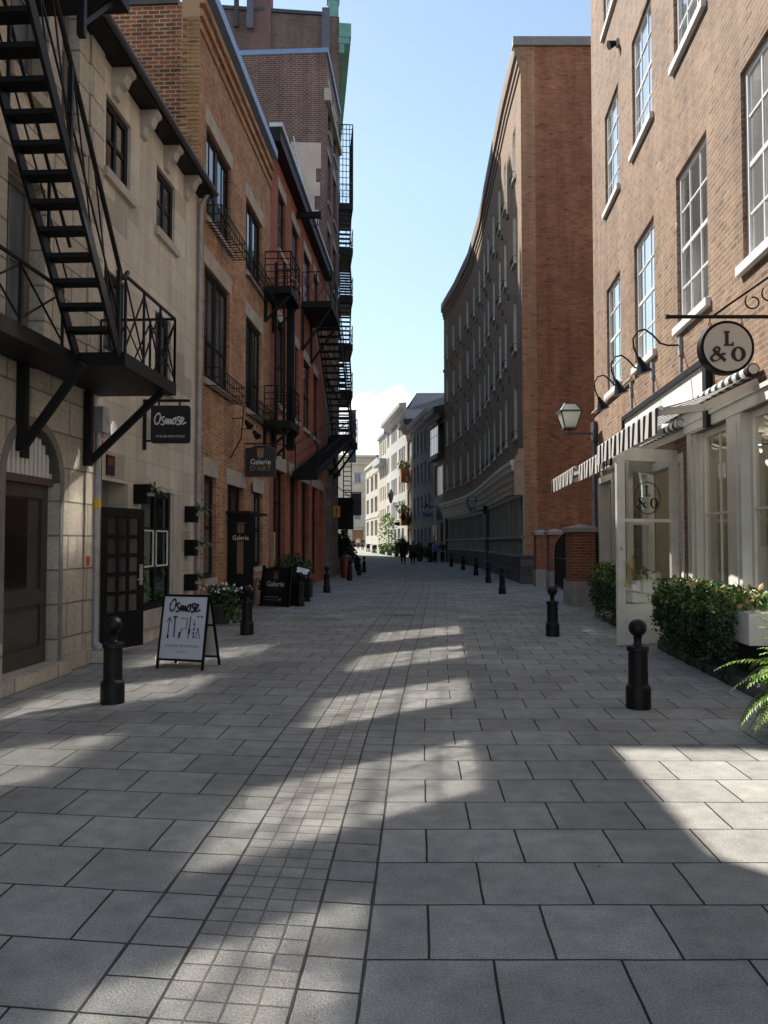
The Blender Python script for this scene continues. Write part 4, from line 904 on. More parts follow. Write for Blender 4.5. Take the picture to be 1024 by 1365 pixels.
# gate pillars and iron gate
def pillar(x,y,wd,lab):
    t=thing('gate_pillar',lab,'pillar',(x,y,0),.05,'brick gate pillars with stone caps')
    r=wd/2
    m=MB();m.box(-r,r,-r,r,.62,1.86);m.build('shaft',M['b_pillar'],t,local=True)
    m=MB();m.box(-r-.03,r+.03,-r-.03,r+.03,0,.62);m.build('base',M['concrete'],t,local=True)
    m=MB();m.box(-r-.07,r+.07,-r-.07,r+.07,1.86,1.97)
    tp=[(-r-.07,-r-.07,1.97),(r+.07,-r-.07,1.97),(r+.07,r+.07,1.97),(-r-.07,r+.07,1.97)]
    for k in range(4): m.quad([tp[k],tp[(k+1)%4],(0,0,2.07)])
    m.build('cap',M['concrete'],t,local=True)
pillar(5.02,20.42,.60,'nearest and largest brick gate pillar, beside the tan brick shop')
pillar(5.82,27.2,.46,'middle brick gate pillar with a pale cap')
pillar(5.72,29.1,.44,'farthest brick gate pillar against the tall end wall')
t=thing('iron_gate','black iron gate with an arched top between the brick pillars','gate',(5.4,23.8,0))
m=MB();G0,G1=Vector((5.06,20.9,0)),Vector((5.75,26.8,0))
n_=26
def gp(f): return G0.lerp(G1,f)
def gh(f): return 1.25+.72*math.sqrt(max(0,1-((f-.0)/1.0)**2)) if f<=1 else 1.2
m.build('frame',M['black'],t) if 0 else None
pts=[tuple(gp(k/n_)+Vector((0,0,gh(k/n_)))) for k in range(n_+1)]
m.tube(pts,.035,6);m.bar(gp(0)+Vector((0,0,.18)),gp(1)+Vector((0,0,.18)),.05);m.bar(gp(0)+Vector((0,0,1.1)),gp(1)+Vector((0,0,1.1)),.04);m.bar(gp(0)+Vector((0,0,0)),gp(0)+Vector((0,0,gh(0))),.06);m.bar(gp(1)+Vector((0,0,0)),gp(1)+Vector((0,0,gh(1))),.06);m.build('gate_frame',M['black'],t)
m=MB()
for k in range(1,n_*2):
    f=k/(n_*2);m.bar(gp(f)+Vector((0,0,.18)),gp(f)+Vector((0,0,gh(f))),.018)
m.build('bars',M['black'],t)
t=thing('crate','tan wooden crate left on the ground in the gate opening','crate',(5.05,21.5,0))
m=MB();m.box(-.2,.2,-.12,.12,0,.26);m.box(-.2,-.16,-.13,.13,.26,.62);m.box(.16,.2,-.13,.13,.26,.62);m.build('box',M['tanbox'],t,local=True)
m=MB();m.box(-.155,.155,-.1,.1,.27,.55);m.build('filling',M['timberdark'],t,local=True)
# ------------------------------------------------------------------ right: long curved brick building
cpts=[(5.04,66.6),(5.62,61),(6.04,54.6),(6.02,48.2),(5.83,43.2),(5.68,39.5),(5.49,34.8),(5.42,31)]
h=thing('curved_brick_building','long curved brick building with pale street cornice and rows of narrow windows','building',(5.7,48,0))
m=MB();gl=MB();su=0;segs=[]
wins=[];
for A,B in zip(cpts,cpts[1:]):
    w=W(A,B);nc=max(1,round(w.len/2.65));ops=[]
    for k in range(nc):
        c=w.len*(k+.5)/nc
        for z in (5.95,9.55,13.2,16.75):
            ops.append((c-.42,c+.42,z,z+2.15,.17));wins.append((w,ops[-1],k))
    facade(m,w,0,w.len,4.6,21.3,ops,0,su,3)
    su+=w.len;segs.append(w)
wa=W(cpts[-1],(14,31.0))
facade(m,wa,0,.56,0,21.3,[],2);facade(m,wa,.56,wa.len,0,21.3,[],1)
B_=segs[0]
m.quad([(5.04,66.6,0),(16,66.6,0),(16,66.6,21.3),(5.04,66.6,21.3)],1);m.quad([(x,y,21.3) for x,y in cpts]+[(14,31,21.3),(16,66.6,21.3)],1)
m.quad([(14,31,0),(14,31,21.3),(16,66.6,21.3),(16,66.6,0)],1)
m.build('wall',[M['b_curve'],M['b_end'],M['b_quoin'],plain('pale_reveal_paint',(.66,.60,.52),.6)],h)
gm=MB();R0=.17
for zz in (-.05,.2): gm.bar((-.44,-R0-.14,zz),(.44,-R0-.14,zz),.022)
for q in range(5): gm.bar((-.44+.22*q,-R0-.14,-.05),(-.44+.22*q,-R0-.14,.2),.02)
for x in (-.44,.44): gm.bar((x,-R0-.14,-.05),(x,-R0,-.05),.022);gm.bar((x,-R0-.14,.2),(x,-R0,.2),.018)
gme=gm.mesh('window_guard',M['black'])
for w,o,k in wins:
    q=wrow(h,w,o,M['cornice1'],M['g_curve'],fr=.06,rows=(-.5,),sill=(M['cornice1'],.07,.12,.10));link('window_guard',gme,q)
am=MB();am.prism([(-.12,-.10),(.12,-.10),(0,.14)],-.09,.0);ame=am.mesh('wall_anchor',M['darkgrey'])
for w in segs:
    nc=max(1,round(w.len/2.65))
    for k in range(nc):
        for z in (8.75,12.35,15.95): link('wall_anchor',ame,h,Vector(w.P(w.len*k/nc+.12,0,z))-WL[h.name],w.rot)
pl=[(x,y) for x,y in cpts]
m=MB();sweep(m,[(0,3.62),(.10,3.62),(.12,3.85),(.20,3.86),(.21,4.10),(.30,4.12),(.32,4.36),(.42,4.40),(.46,4.62),(.50,4.64),(.50,4.80),(.02,4.92),(0,4.6)],pl,1);m.build('street_cornice',M['cornice1'],h)
m=MB();sweep(m,[(0,20.3),(.06,20.35),(.07,20.6),(.13,20.62),(.14,20.9),(.24,20.95),(.26,21.3),(0,21.3)],pl,1);m.build('roof_cornice',M['b_curve'],h)
m=MB();sweep(m,[(0,21.305),(.24,21.305),(.26,21.64),(.0,21.68),(-.4,21.68),(-.4,21.305)],pl,1);m.box(5.12,14,30.90,31.3,21.31,21.66);m.build('roof_coping',plain('grey_beige_coping',(.24,.22,.19),.6),h)
m=MB();m.box(5.06,5.46,30.95,31.3,3.45,4.75);m.box(5.12,5.46,30.93,31.3,4.755,5.0);m.box(5.22,5.46,30.94,31.3,5.005,5.25);m.build('cornice_end_block',plain('tan_stone_block',(.40,.30,.22),.8),h)
# joinery ground floor: one window and one panel per bay
for w in segs:
    nc=max(1,round(w.len/1.0));bw=w.len/nc
    m=MB();m.quad([w.P(0,.30,1.02),w.P(w.len,.30,1.02),w.P(w.len,.30,3.62),w.P(0,.30,3.62)])
    m.box(0,w.len,-.10,.05,1.75,1.86,0,w.T);m.box(0,w.len,-.06,.05,1.02,1.14,0,w.T);m.box(0,w.len,-.04,.05,3.40,3.62,0,w.T)
    for k in range(nc+1):
        c=bw*k;ww=.12 if k%3==0 else .05
        m.box(max(c-ww,0),min(c+ww,w.len),-.05 if k%3==0 else -.025,.055,1.141,3.399,0,w.T)
    m.build('shopfront_joinery',M['panelgrey'],h)
    key=round(bw,3);pm_=MB();x=bw/2-.05;pm_.box(-x,x,0,.05,1.12,1.76);pm_.box(-x+.14,x-.14,-.02,-.0005,1.25,1.62);pme=pm_.mesh('panel',M['panelgrey'])
    for k in range(nc):
        link('panel',pme,h,Vector(w.P(bw*(k+.5),0.02,0))-WL[h.name],w.rot)
        window(h,w,bw*(k+.5),1.86,bw-.1,1.54,.03,M['panelgrey'],M['g_mid'],fr=.05,cols=(.5,),rows=(.75,),name='shop_window')
    m=MB();m.box(0,w.len,-.06,.06,0,1.018,0,w.T);m.build('stone_base',M['basestone'],h)
m=MB();m.box(5.28,6.1,30.93,31.2,0,1.1);m.build('corner_plinth',M['basestone'],h)
w=segs[3];
m=MB();m.box(w.len*.55-.45,w.len*.55+.45,-.16,.06,0,3.6,0,w.T);m.build('dark_doorway',M['timberdark'],h)
m=MB();w0=segs[0];m.box(.1,1.3,-.14,.06,0,3.6,0,w0.T);m.build('dark_doorway',M['timberdark'],h)
lantern(w.P(w.len*.55,-.17,3.42),(-1,0,0),.95,'small dark wall lantern under the pale cornice of the curved building',.75,M['black'])
# ------------------------------------------------------------------ far right houses past the bend
def Fx(y): return 5.04-.13*(y-66.6)
def FW(ya,yb): return W((Fx(yb),yb),(Fx(ya),ya))
def fwin(par,w,css,zs,ww,hh,mf,mp,rec=.15,**k):
    for c in css:
        for z in zs: window(par,w,c,z,ww,hh,rec,mf,mp,fr=.07,**k)
def fops(cols,rows,ww,hh,rec=.15): return [(c-ww/2,c+ww/2,z,z+hh,rec) for c in cols for z in rows]
# dark bay-window house
w=FW(66.7,71.2);h=thing('dark_bay_house','narrow dark house with a white glazed bay under a heavy cornice','house',(Fx(69),69,0))
m=MB();facade(m,w,0,w.len,-.5,12.4,[(.5,4.0,5.6,8.3,.1),(.4,4.0,9.2,11.6,.0)]);body(m,w,0,w.len,9,-.5,12.4);m.build('wall',M['timberdark'],h)
window(h,w,2.25,5.6,3.5,2.7,.1,M['cornice1'],M['g_curve'],fr=.12,cols=(.25,.5,.75))
m=MB();m.box(.35,4.05,-.5,0,8.75,9.1,0,w.T);m.box(.35,4.05,-.55,0,11.6,11.8,0,w.T);m.quad([w.P(.35,-.02,9),w.P(4.05,-.02,9),w.P(4.05,-.02,11.7),w.P(.35,-.02,11.7)]);m.build('bay',M['timberdark'],h)
window(h,w,2.2,9.1,3.6,2.5,-.42,M['white'],M['g_sky'],fr=.08,cols=(.2,.4,.6,.8),rows=(.66,))
m=MB();sweep(m,[(0,12.0),(.3,12.05),(.5,12.4),(.85,12.5),(.9,12.9),(0,13.0)],[w.P(-.1,0,0)[:2],w.P(w.len,0,0)[:2]],1);m.build('cornice',M['timberdark'],h)
m=MB();m.box(.5,w.len-.3,-.25,.05,.0,3.2,0,w.T);m.build('shopfront',M['timberdark'],h)
m=MB();m.box(1.0,1.9,-.30,-.26,2.2,3.1,0,w.T);m.box(2.3,2.9,-.30,-.26,1.2,3.1,0,w.T);m.build('painted_lit_panel',plain('amber_panel',(.50,.36,.16),.5,0,.2),h)  # lit look is put into the amber colour; nothing here glows
# grey stone house
w=FW(71.25,82.5);h=thing('grey_stone_house','four-storey grey stone house with a dark slate roof, in shade','house',(Fx(77),77,0))
cs=[1.2+2.05*k for k in range(5)];rs=(1.0,4.2,7.4,10.4)
m=MB();facade(m,w,0,w.len-.9,-.5,13.2,fops(cs,rs,.9,1.9));facade(m,w,w.len-.9,w.len,-.5,13.2);body(m,w,0,w.len,9,-.5,13.2);m.build('wall',M['greystone'],h)
fwin(h,w,cs,rs,.9,1.9,M['white'],M['g_far'],rows=(-.5,),sill=(M['greystone'],.1,.15,.1))
m=MB();m.box(-.1,.75,-.03,.02,-.5,13.2,0,w.T);m.build('quoin_pilaster',M['cream'],h)
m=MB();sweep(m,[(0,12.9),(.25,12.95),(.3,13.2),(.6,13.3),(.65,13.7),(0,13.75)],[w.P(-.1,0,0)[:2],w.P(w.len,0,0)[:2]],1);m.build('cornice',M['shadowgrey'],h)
m=MB();a,b=w.P(0,-.1,13.75),w.P(w.len,-.1,13.75);c,d=w.P(w.len,4.5,14.9),w.P(0,4.5,14.9);m.quad([a,b,c,d]);m.quad([b,w.P(w.len,9,13.7),c]);m.quad([a,w.P(0,9,13.7),d]);m.build('roof',M['slate'],h)
# timber house with box balconies
w=FW(82.55,86.9);h=thing('timber_bay_house','narrow house with red-brown timber bays and orange wooden balcony boxes','house',(Fx(85),85,0))
bo=[(.9,3.6,3.9,7.2,.12),(.9,3.6,9.4,12.4,.12),(.9,3.6,.4,3.1,.12)]
m=MB();facade(m,w,0,w.len,-.5,13.8,bo);body(m,w,0,w.len,9,-.5,13.8);m.build('wall',M['cream'],h)
for o in bo: window(h,w,2.25,o[2],2.7,o[3]-o[2],.12,M['timber'],M['g_far'],fr=.18,cols=(.5,),rows=(.7,))
m=MB();m.box(.7,3.8,-.05,.05,7.35,9.25,0,w.T);m.box(.7,3.8,-.05,.05,12.55,13.7,0,w.T);m.build('timber_panel',M['timber'],h)
m=MB();sweep(m,[(0,13.3),(.3,13.4),(.5,13.8),(.9,13.9),(.95,14.4),(0,14.5)],[w.P(-.1,0,0)[:2],w.P(w.len,0,0)[:2]],1);m.build('cornice',M['timberdark'],h)
for z in (8.0,3.4):
    m=MB();m.box(.9,2.2,-.85,-.06,z,z+1.5,0,w.T);m.box(2.2,3.6,-.45,-.06,z+.1,z+.5,0,w.T);m.build('balcony_box',M['woodorange'],h)
# white house
w=FW(86.95,103);h=thing('white_house','tall bright white house with five rows of windows and a shade-toned gable wall','house',(Fx(95),95,0))
cs=[1.2,2.4,5.2,6.4,7.6,8.8,11.4,12.6,13.8,15];rs=(4.3,7.2,10.3,13.6)
m=MB();facade(m,w,0,w.len,-.5,16.2,fops(cs,rs,.85,2.0)+[(c-.7,c+.7,.4,3.2,.2) for c in (2,5,8,11,14)]);body(m,w,0,w.len,11,-.5,16.2,1,1)
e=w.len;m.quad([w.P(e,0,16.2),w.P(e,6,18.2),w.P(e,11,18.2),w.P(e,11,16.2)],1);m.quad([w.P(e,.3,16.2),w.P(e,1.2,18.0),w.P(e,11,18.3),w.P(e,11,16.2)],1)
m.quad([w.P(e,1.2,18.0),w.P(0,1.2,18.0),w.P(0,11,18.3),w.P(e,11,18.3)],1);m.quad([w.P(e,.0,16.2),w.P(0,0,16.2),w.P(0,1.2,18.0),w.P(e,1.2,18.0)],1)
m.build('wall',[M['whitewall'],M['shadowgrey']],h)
fwin(h,w,cs,rs,.85,2.0,M['white'],M['g_far'],rows=(-.5,))
for c in (2,5,8,11,14): window(h,w,c,.4,1.4,2.8,.2,M['bluewash'],M['g_far'],fr=.1,cols=(.5,),name='shopfront')
m=MB();sweep(m,[(0,15.9),(.3,16.0),(.35,16.3),(.75,16.45),(.8,16.8),(0,16.9)],[w.P(-.1,0,0)[:2],w.P(w.len+.3,0,0)[:2]],1);m.build('cornice',M['whitewall'],h)
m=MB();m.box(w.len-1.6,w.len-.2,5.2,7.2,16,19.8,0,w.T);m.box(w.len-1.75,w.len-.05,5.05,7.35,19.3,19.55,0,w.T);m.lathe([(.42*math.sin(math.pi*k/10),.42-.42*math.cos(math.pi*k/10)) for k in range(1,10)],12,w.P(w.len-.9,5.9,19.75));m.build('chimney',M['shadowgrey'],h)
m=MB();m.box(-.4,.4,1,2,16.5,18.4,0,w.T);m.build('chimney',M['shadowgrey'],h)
# beige houses and end block
w=FW(103.05,111);h=thing('narrow_white_house','narrow pale house with a small ledge, left of the tall white house','house',(Fx(107),107,0))
cs=[1.5,3.3,5.1,6.9];rs=(4.2,7.2,10.4,13.2)
m=MB();facade(m,w,0,w.len,-.5,16.0,fops(cs,rs,.8,1.8));body(m,w,0,w.len,8,-.5,16);m.build('wall',M['cream'],h)
fwin(h,w,cs,rs,.8,1.8,M['white'],M['g_far'])
m=MB();m.box(0,w.len,-.9,0,11.9,12.5,0,w.T);m.box(0,w.len,-.3,.1,15.7,16.1,0,w.T);m.build('ledge',M['shadowgrey'],h)
w=FW(111.05,128);h=thing('beige_street_house','long beige house with large recessed windows by the end of the street','house',(Fx(119),119,0))
cs=[3,9,14];rs=(2.6,6.0,9.2)
m=MB();facade(m,w,0,w.len,-.5,13.4,fops(cs,rs,3.4,2.2,.3));body(m,w,0,w.len,9,-.5,13.4);m.build('wall',M['beige2'],h)
fwin(h,w,cs,rs,3.4,2.2,M['greywhite'],M['g_far'],.3,cols=(.25,.5,.75))
m=MB();m.box(0,w.len,-.2,.05,13,13.5,0,w.T);m.box(0,w.len,-.08,.05,5.2,5.5,0,w.T);m.box(0,w.len,-.08,.05,11.6,11.8,0,w.T);m.build('band_course',M['beige2'],h)
m=MB();m.box(5.5,6.2,1,2,13.4,15,0,w.T);m.build('chimney',M['slate'],h)
w=W((-26,158.5),(12,161));h=thing('end_block','beige stone block with an orange wooden door closing the end of the street','building',(-5.4,160,.75))
s_=lambda x:(x+26)*w.len/38
ops=[(s_(-5.3)-.6,s_(-5.3)+.6,z,z+hh,.25) for z,hh in ((13.6,1.8),(9.5,1.8),(5.6,2.4))]
ops+=[(s_(x)-.6,s_(x)+.6,z,z+hh,.25) for x in (-11,-16,-.8) for z,hh in ((13.6,1.8),(9.5,1.8),(5.6,2.4))]
dr=(s_(-5.25)-1.05,s_(-5.25)+1.05,.7,4.0,.35)
m=MB();facade(m,w,0,w.len,0,17.2,ops+[dr]);body(m,w,0,w.len,12,0,19);facade(m,w,0,w.len,17.2,19);m.build('wall',M['beige1'],h)
for o in ops: wrow(h,w,o,M['bluewash'],M['g_sky'],fr=.12,cols=(.5,),mull=.1,sill=(M['beige2'],.25,.25,.12),lintel=(M['beige2'],.25,.3))
D=wrow(h,w,dr,M['woodorange'],M['woodorange'],fr=.15,cols=(.5,),rows=(.3,.75),name='door')
c=s_(-5.25)
m=MB();m.box(c-1.9,c-1.2,-.3,.02,.6,5.0,0,w.T);m.box(c+1.2,c+1.9,-.3,.02,.6,5.0,0,w.T);m.box(c-2.1,c+2.1,-.45,.02,4.6,5.2,0,w.T);m.box(c-1.7,c+1.7,-.3,.02,5.2,6.2,0,w.T);m.box(c-1.1,c+1.1,-.34,.0,4.1,4.55,0,w.T);m.build('portico',M['beige1'],h)
m=MB();m.box(0,w.len,-.5,.05,17.2,17.6,0,w.T);m.box(0,w.len,-.15,.05,12.2,12.5,0,w.T);m.box(0,w.len,-.8,.05,18.6,19.05,0,w.T);m.build('cornice',M['beige1'],h)
m=MB();m.box(s_(-7.2),s_(-6.2),1,2,19,20.2,0,w.T);m.build('chimney',M['beige2'],h)
# ------------------------------------------------------------------ fire escapes
def platform(par,w,s0,s1,i0,i1,z,th=.16,slats=False):
    m=MB();m.box(s0,s1,-i1,-i0,z-th,z,0,w.T);return m.build('platform',M['black'],par)
def rail(par,w,path,z,hh,n=5,cross=False,hor=(1.,),t=.03,name='railing'):
    m=MB()
    for (a,b) in zip(path,path[1:]):
        A=Vector((a[0],a[1]));B=Vector((b[0],b[1]));k=max(1,round((B-A).length/.55)) if n==5 else n
        for f in hor: m.bar(w.P(A.x,-A.y,z+hh*f),w.P(B.x,-B.y,z+hh*f),t if f==1 else t*.7)
        for j in range(k+1):
            q=A.lerp(B,j/k);m.bar(w.P(q.x,-q.y,z),w.P(q.x,-q.y,z+hh),t*.9)
            if cross and j<k:
                r=A.lerp(B,(j+1)/k);m.bar(w.P(q.x,-q.y,z+.05),w.P(r.x,-r.y,z+hh*.95),t*.55);m.bar(w.P(q.x,-q.y,z+hh*.95),w.P(r.x,-r.y,z+.05),t*.55)
    return m.build(name,M['black'],par)
def stair(par,w,s0,z0,s1,z1,i0,i1,n,treads=True,hand=True,td=.2,tt=.035):
    for i in (i0+.02,i1-.02):
        m=MB();m.bar(w.P(s0,-i,z0),w.P(s1,-i,z1),.045,.17);m.build('stringer',M['black'],par)
    if treads:
        for k in range(n):
            f=(k+.5)/n;s=s0+(s1-s0)*f;z=z0+(z1-z0)*f;m=MB();m.box(s-td/2,s+td/2,-i1+.045,-i0-.045,z-tt,z,0,w.T);m.build('tread',M['black'],par)
    else:
        m=MB()
        for k in range(n):
            f=(k+.5)/n;s=s0+(s1-s0)*f;z=z0+(z1-z0)*f;m.box(s-td/2,s+td/2,-i1+.045,-i0-.045,z-tt,z,0,w.T)
        m.build('treads',M['black'],par)
    if hand:
        for i in (i0+.02,i1-.02):
            m=MB();m.tube([w.P(s0,-i,z0+.92),w.P(s1,-i,z1+.92)],.022,6);m.bar(w.P(s0,-i,z0+.5),w.P(s1,-i,z1+.5),.018)
            for f in (.04,.5,.96): s=s0+(s1-s0)*f;z=z0+(z1-z0)*f;m.bar(w.P(s,-i,z),w.P(s,-i,z+.92),.035)
            m.build('handrail',M['black'],par)
def bracket(par,w,s,z,out,dz,t=.10):
    m=MB();m.bar(w.P(s,-.05,z),w.P(s,-.05,z-dz),t,t);m.bar(w.P(s,-.06,z-dz+.04),w.P(s,-out,z-.02),t*.8,t*.8);m.build('bracket',M['black'],par)
w=LW(0,50);S=w.sy
t=thing('fire_escape','black iron fire escape with open stair and balcony on the rusticated limestone house','fire escape',w.P(S(9.5),0,3.7))
platform(t,w,S(8.95),S(10.78),.04,1.1,3.74);m=MB();m.box(S(4.5),S(8.95),-.56,-.04,3.56,3.72,0,w.T);m.build('platform',M['black'],t)
rail(t,w,[(S(9.0),1.08),(S(10.76),1.08),(S(10.76),.06)],3.74,.88,3,True)
rail(t,w,[(S(5.0),.54),(S(8.6),.54)],3.72,.62,4,True)
# stair: rises toward the camera
zt=lambda k:3.92+.207*k; yt=lambda k:8.63-.165*k
for i in (.60,1.08):
    m=MB();m.bar(w.P(S(yt(-1.1)),-i,zt(-1.1)),w.P(S(yt(16)),-i,zt(16)),.035,.13);m.build('stringer',M['black'],t)
for k in range(16):
    m=MB();m.box(S(yt(k))-.09,S(yt(k))+.09,-1.06,-.62,zt(k)-.045,zt(k)+.003,0,w.T);m.build('tread',M['black'],t)
m=MB();m.tube([w.P(S(yt(-2.6)),-1.08,4.68),w.P(S(yt(-1.6)),-1.08,zt(-1.6)+.95),w.P(S(yt(16)),-1.08,zt(16)+.9)],.027,8);m.bar(w.P(S(yt(-1)),-1.08,zt(-1)+.4),w.P(S(yt(15)),-1.08,zt(15)+.4),.018)
for k in (-1,6.5,12): m.bar(w.P(S(yt(k)),-1.08,zt(k)-.05),w.P(S(yt(k)),-1.08,zt(k)+.9),.045)
for k in range(0,12,3): m.bar(w.P(S(yt(k)),-1.08,zt(k)),w.P(S(yt(k+3)),-1.08,zt(k+3)+.86),.014)
m.build('handrail',M['black'],t)
m=MB();m.tube([w.P(S(yt(0)),-.6,zt(0)+.9),w.P(S(yt(16)),-.6,zt(16)+.9)],.02,8);m.bar(w.P(S(yt(0)),-.6,zt(0)+.45),w.P(S(yt(15)),-.6,zt(15)+.45),.016)
for k in (3,8,13): m.bar(w.P(S(yt(k)),-.6,zt(k)-.05),w.P(S(yt(k)),-.6,zt(k)+.9),.03)
m.build('handrail',M['black'],t)
for y,o in ((8.72,.72),(10.42,1.02)): bracket(t,w,S(y),3.58,o,.98,.10)
m=MB();m.bar(w.P(S(7.95),-1.0,7.6),w.P(S(7.95),-1.0,6.72),.075);m.bar(w.P(S(7.95),-1.0,6.85),w.P(S(8.7),-1.0,7.6),.05);m.box(S(5.5),S(8.9),-1.12,-.04,7.6,7.75,0,w.T);m.build('upper_landing',M['black'],t)
# mid fire escape (two stacked landings, ladder and chute)
t=thing('fire_escape','black two-level fire escape with ladder and drop chute beside the orange brick gallery','fire escape',w.P(S(22.4),0,4.9))
for z in (8.62,4.92):
    platform(t,w,S(21.6),S(23.1),.04,.78,z,.2)
    rail(t,w,[(S(21.62),.05),(S(21.62),.76),(S(23.08),.76),(S(23.08),.05)],z,.95,2,False,(.22,.42,.62,.8,1.))
    for y in (21.75,22.9): bracket(t,w,S(y),z-.2,.74,.75,.08)
m=MB();m.bar(w.P(S(22.9),-.55,4.25),w.P(S(22.9),-.55,9.0),.26,.22);m.build('chute',M['blackpaint'],t)
m=MB();m.bar(w.P(S(22.0),-.28,3.9),w.P(S(22.0),-.28,9.4),.07);m.bar(w.P(S(22.0),-.52,3.9),w.P(S(22.0),-.52,9.4),.07)
for k in range(18): m.bar(w.P(S(22.0),-.28,4+.3*k),w.P(S(22.0),-.52,4+.3*k),.02)
m.build('ladder',M['black'],t)
# main stair fire escape on the red house / dark house
t=thing('fire_escape','large black fire escape with long stair and raised lower flight on the red house','fire escape',w.P(S(33),0,6.2))
platform(t,w,S(28.0),S(30.7),.04,1.1,10.15,.22);rail(t,w,[(S(28.02),.06),(S(28.02),1.08),(S(30.7),1.08)],10.15,1.05,2,True)
bracket(t,w,S(28.2),9.93,1.05,1.5,.1);bracket(t,w,S(30.3),9.93,1.05,1.5,.1)
stair(t,w,S(30.75),10.05,S(36.1),6.35,.18,1.08,17,True,True,.26,.05)
platform(t,w,S(35.6),S(38.4),.04,1.12,6.35,.3);rail(t,w,[(S(36.0),1.1),(S(38.4),1.1),(S(38.4),.06)],6.35,1.1,3,True);bracket(t,w,S(36.2),6.05,1.05,1.4,.12);bracket(t,w,S(38.0),6.05,1.05,1.4,.12)
stair(t,w,S(35.6),6.1,S(25.2),3.75,.22,1.0,26,True,True,.36,.08)
m=MB();m.box(S(25.2),S(25.6),-1.0,-.2,3.6,3.75,0,w.T);m.build('foot_landing',M['black'],t)
# tower fire escape
w=W((-2.87,50.0),(-4.5,66.0));S=w.sy
t=thing('fire_escape','narrow fire escape climbing the brown tower at the far left, against the sky','fire escape',w.P(S(51),0,11))
zs=[8.1,11.2,14.2,17.3,20.4,23.3]
for i,z in enumerate(zs):
    platform(t,w,S(50.2),S(53.4),.03,.92,z,.4);rail(t,w,[(S(50.2),.04),(S(50.2),.90),(S(53.4),.90)],z,1.15,2,True,(.5,1.),.035)
    if i<len(zs)-1:
        z2=zs[i+1];stair(t,w,S(50.4 if i%2 else 52.9),z,S(52.9 if i%2 else 50.4),z2,.06,.86,13,True,True,.24,.07)
rail(t,w,[(S(50.2),.04),(S(50.2),.90),(S(53.4),.90)],23.3,5.1,4,False,(.08,.16,.24,.32,.4,.48,.56,.64,.72,.8,.88,.94,1.),.05,'cage')
m=MB();m.box(S(52.2),S(53.3),-.95,-.91,26,27,0,w.T);m.build('cage_panel',M['black'],t)
m=MB();m.bar(w.P(S(50.6),-.35,3.6),w.P(S(50.6),-.35,8.1),.06);m.bar(w.P(S(50.6),-.85,3.6),w.P(S(50.6),-.85,8.1),.06)
for k in range(15): m.bar(w.P(S(50.6),-.35,3.7+.3*k),w.P(S(50.6),-.85,3.7+.3*k),.05)
m.build('ladder',M['black'],t)
# ------------------------------------------------------------------ signs, small things, left side
w=LW(0,50);S=w.sy
def osm(x,z,s):
    """brush script drawn as strokes: O s m o s e"""
    st=[[(.22,.64),(.06,.52),(-.03,.24),(.08,.0),(.26,.14),(.34,.44),(.25,.66),(.11,.58)],
        [(.60,.40),(.50,.45),(.43,.35),(.50,.22),(.57,.10),(.50,-.02),(.36,.02)],
        [(.60,.08),(.72,.34),(.70,.02),(.84,.32),(.84,.02),(.98,.32),(.96,.06),(1.06,.04)],
        [(1.06,.06),(1.10,.26),(1.24,.34),(1.30,.18),(1.18,.02),(1.08,.12),(1.20,.36),(1.34,.38)],
        [(1.58,.40),(1.48,.45),(1.41,.35),(1.48,.22),(1.55,.10),(1.48,-.02),(1.34,.02)],
        [(1.58,.10),(1.76,.26),(1.74,.40),(1.62,.34),(1.60,.10),(1.74,.02),(1.92,.12)]]
    r=[]
    for q in st:
        p=cat(q,5);n=len(p);r+=ribbon([(x+(a-.95)*s,z+b*s*1.05) for a,b in p],[s*(.055+.045*abs(math.sin(i*.6))) for i in range(n)])
    return r
# hanging black boutique sign
yb=12.55;wl=W((Lx(yb),yb),(Lx(yb)+2,yb))
t=thing('hanging_sign','square black hanging sign with white brush lettering under the near fire escape','hanging sign',(Lx(yb)+.42,yb,3.45))
m=MB();m.bar(wl.P(.03,0,3.06),wl.P(.03,0,3.86),.045);m.bar(wl.P(.03,0,3.84),wl.P(.74,0,3.84),.04);m.bar(wl.P(.03,0,3.2),wl.P(.14,0,3.2),.03)
for x in (.25,.58): m.bar(wl.P(x,0,3.76),wl.P(x,0,3.84),.025)
m.build('arm',M['black'],t)
def rrect(cx,cz,a,b,r,n=5):
    o=[]
    for sx,sz,t0 in ((1,1,0),(-1,1,90),(-1,-1,180),(1,-1,270)):
        for k in range(n+1): q=R_(t0+90*k/n);o.append((cx+sx*(a-r)+r*math.cos(q),cz+sz*(b-r)+r*math.sin(q)))
    return o
m=MB();m.prism(rrect(.44,3.46,.31,.30,.05),-.025,.025,0,wl.T);m.build('panel',M['signblack'],t)
flat(t,osm(.44,3.46,.255),wl,-.030,-.0255,M['lettering'],'lettering')
text(t,'ATELIER BOUTIQUE',.05,Vector(wl.P(.44,-.0265,3.27))-WL[t.name],M['lettering'],sp=1.05)
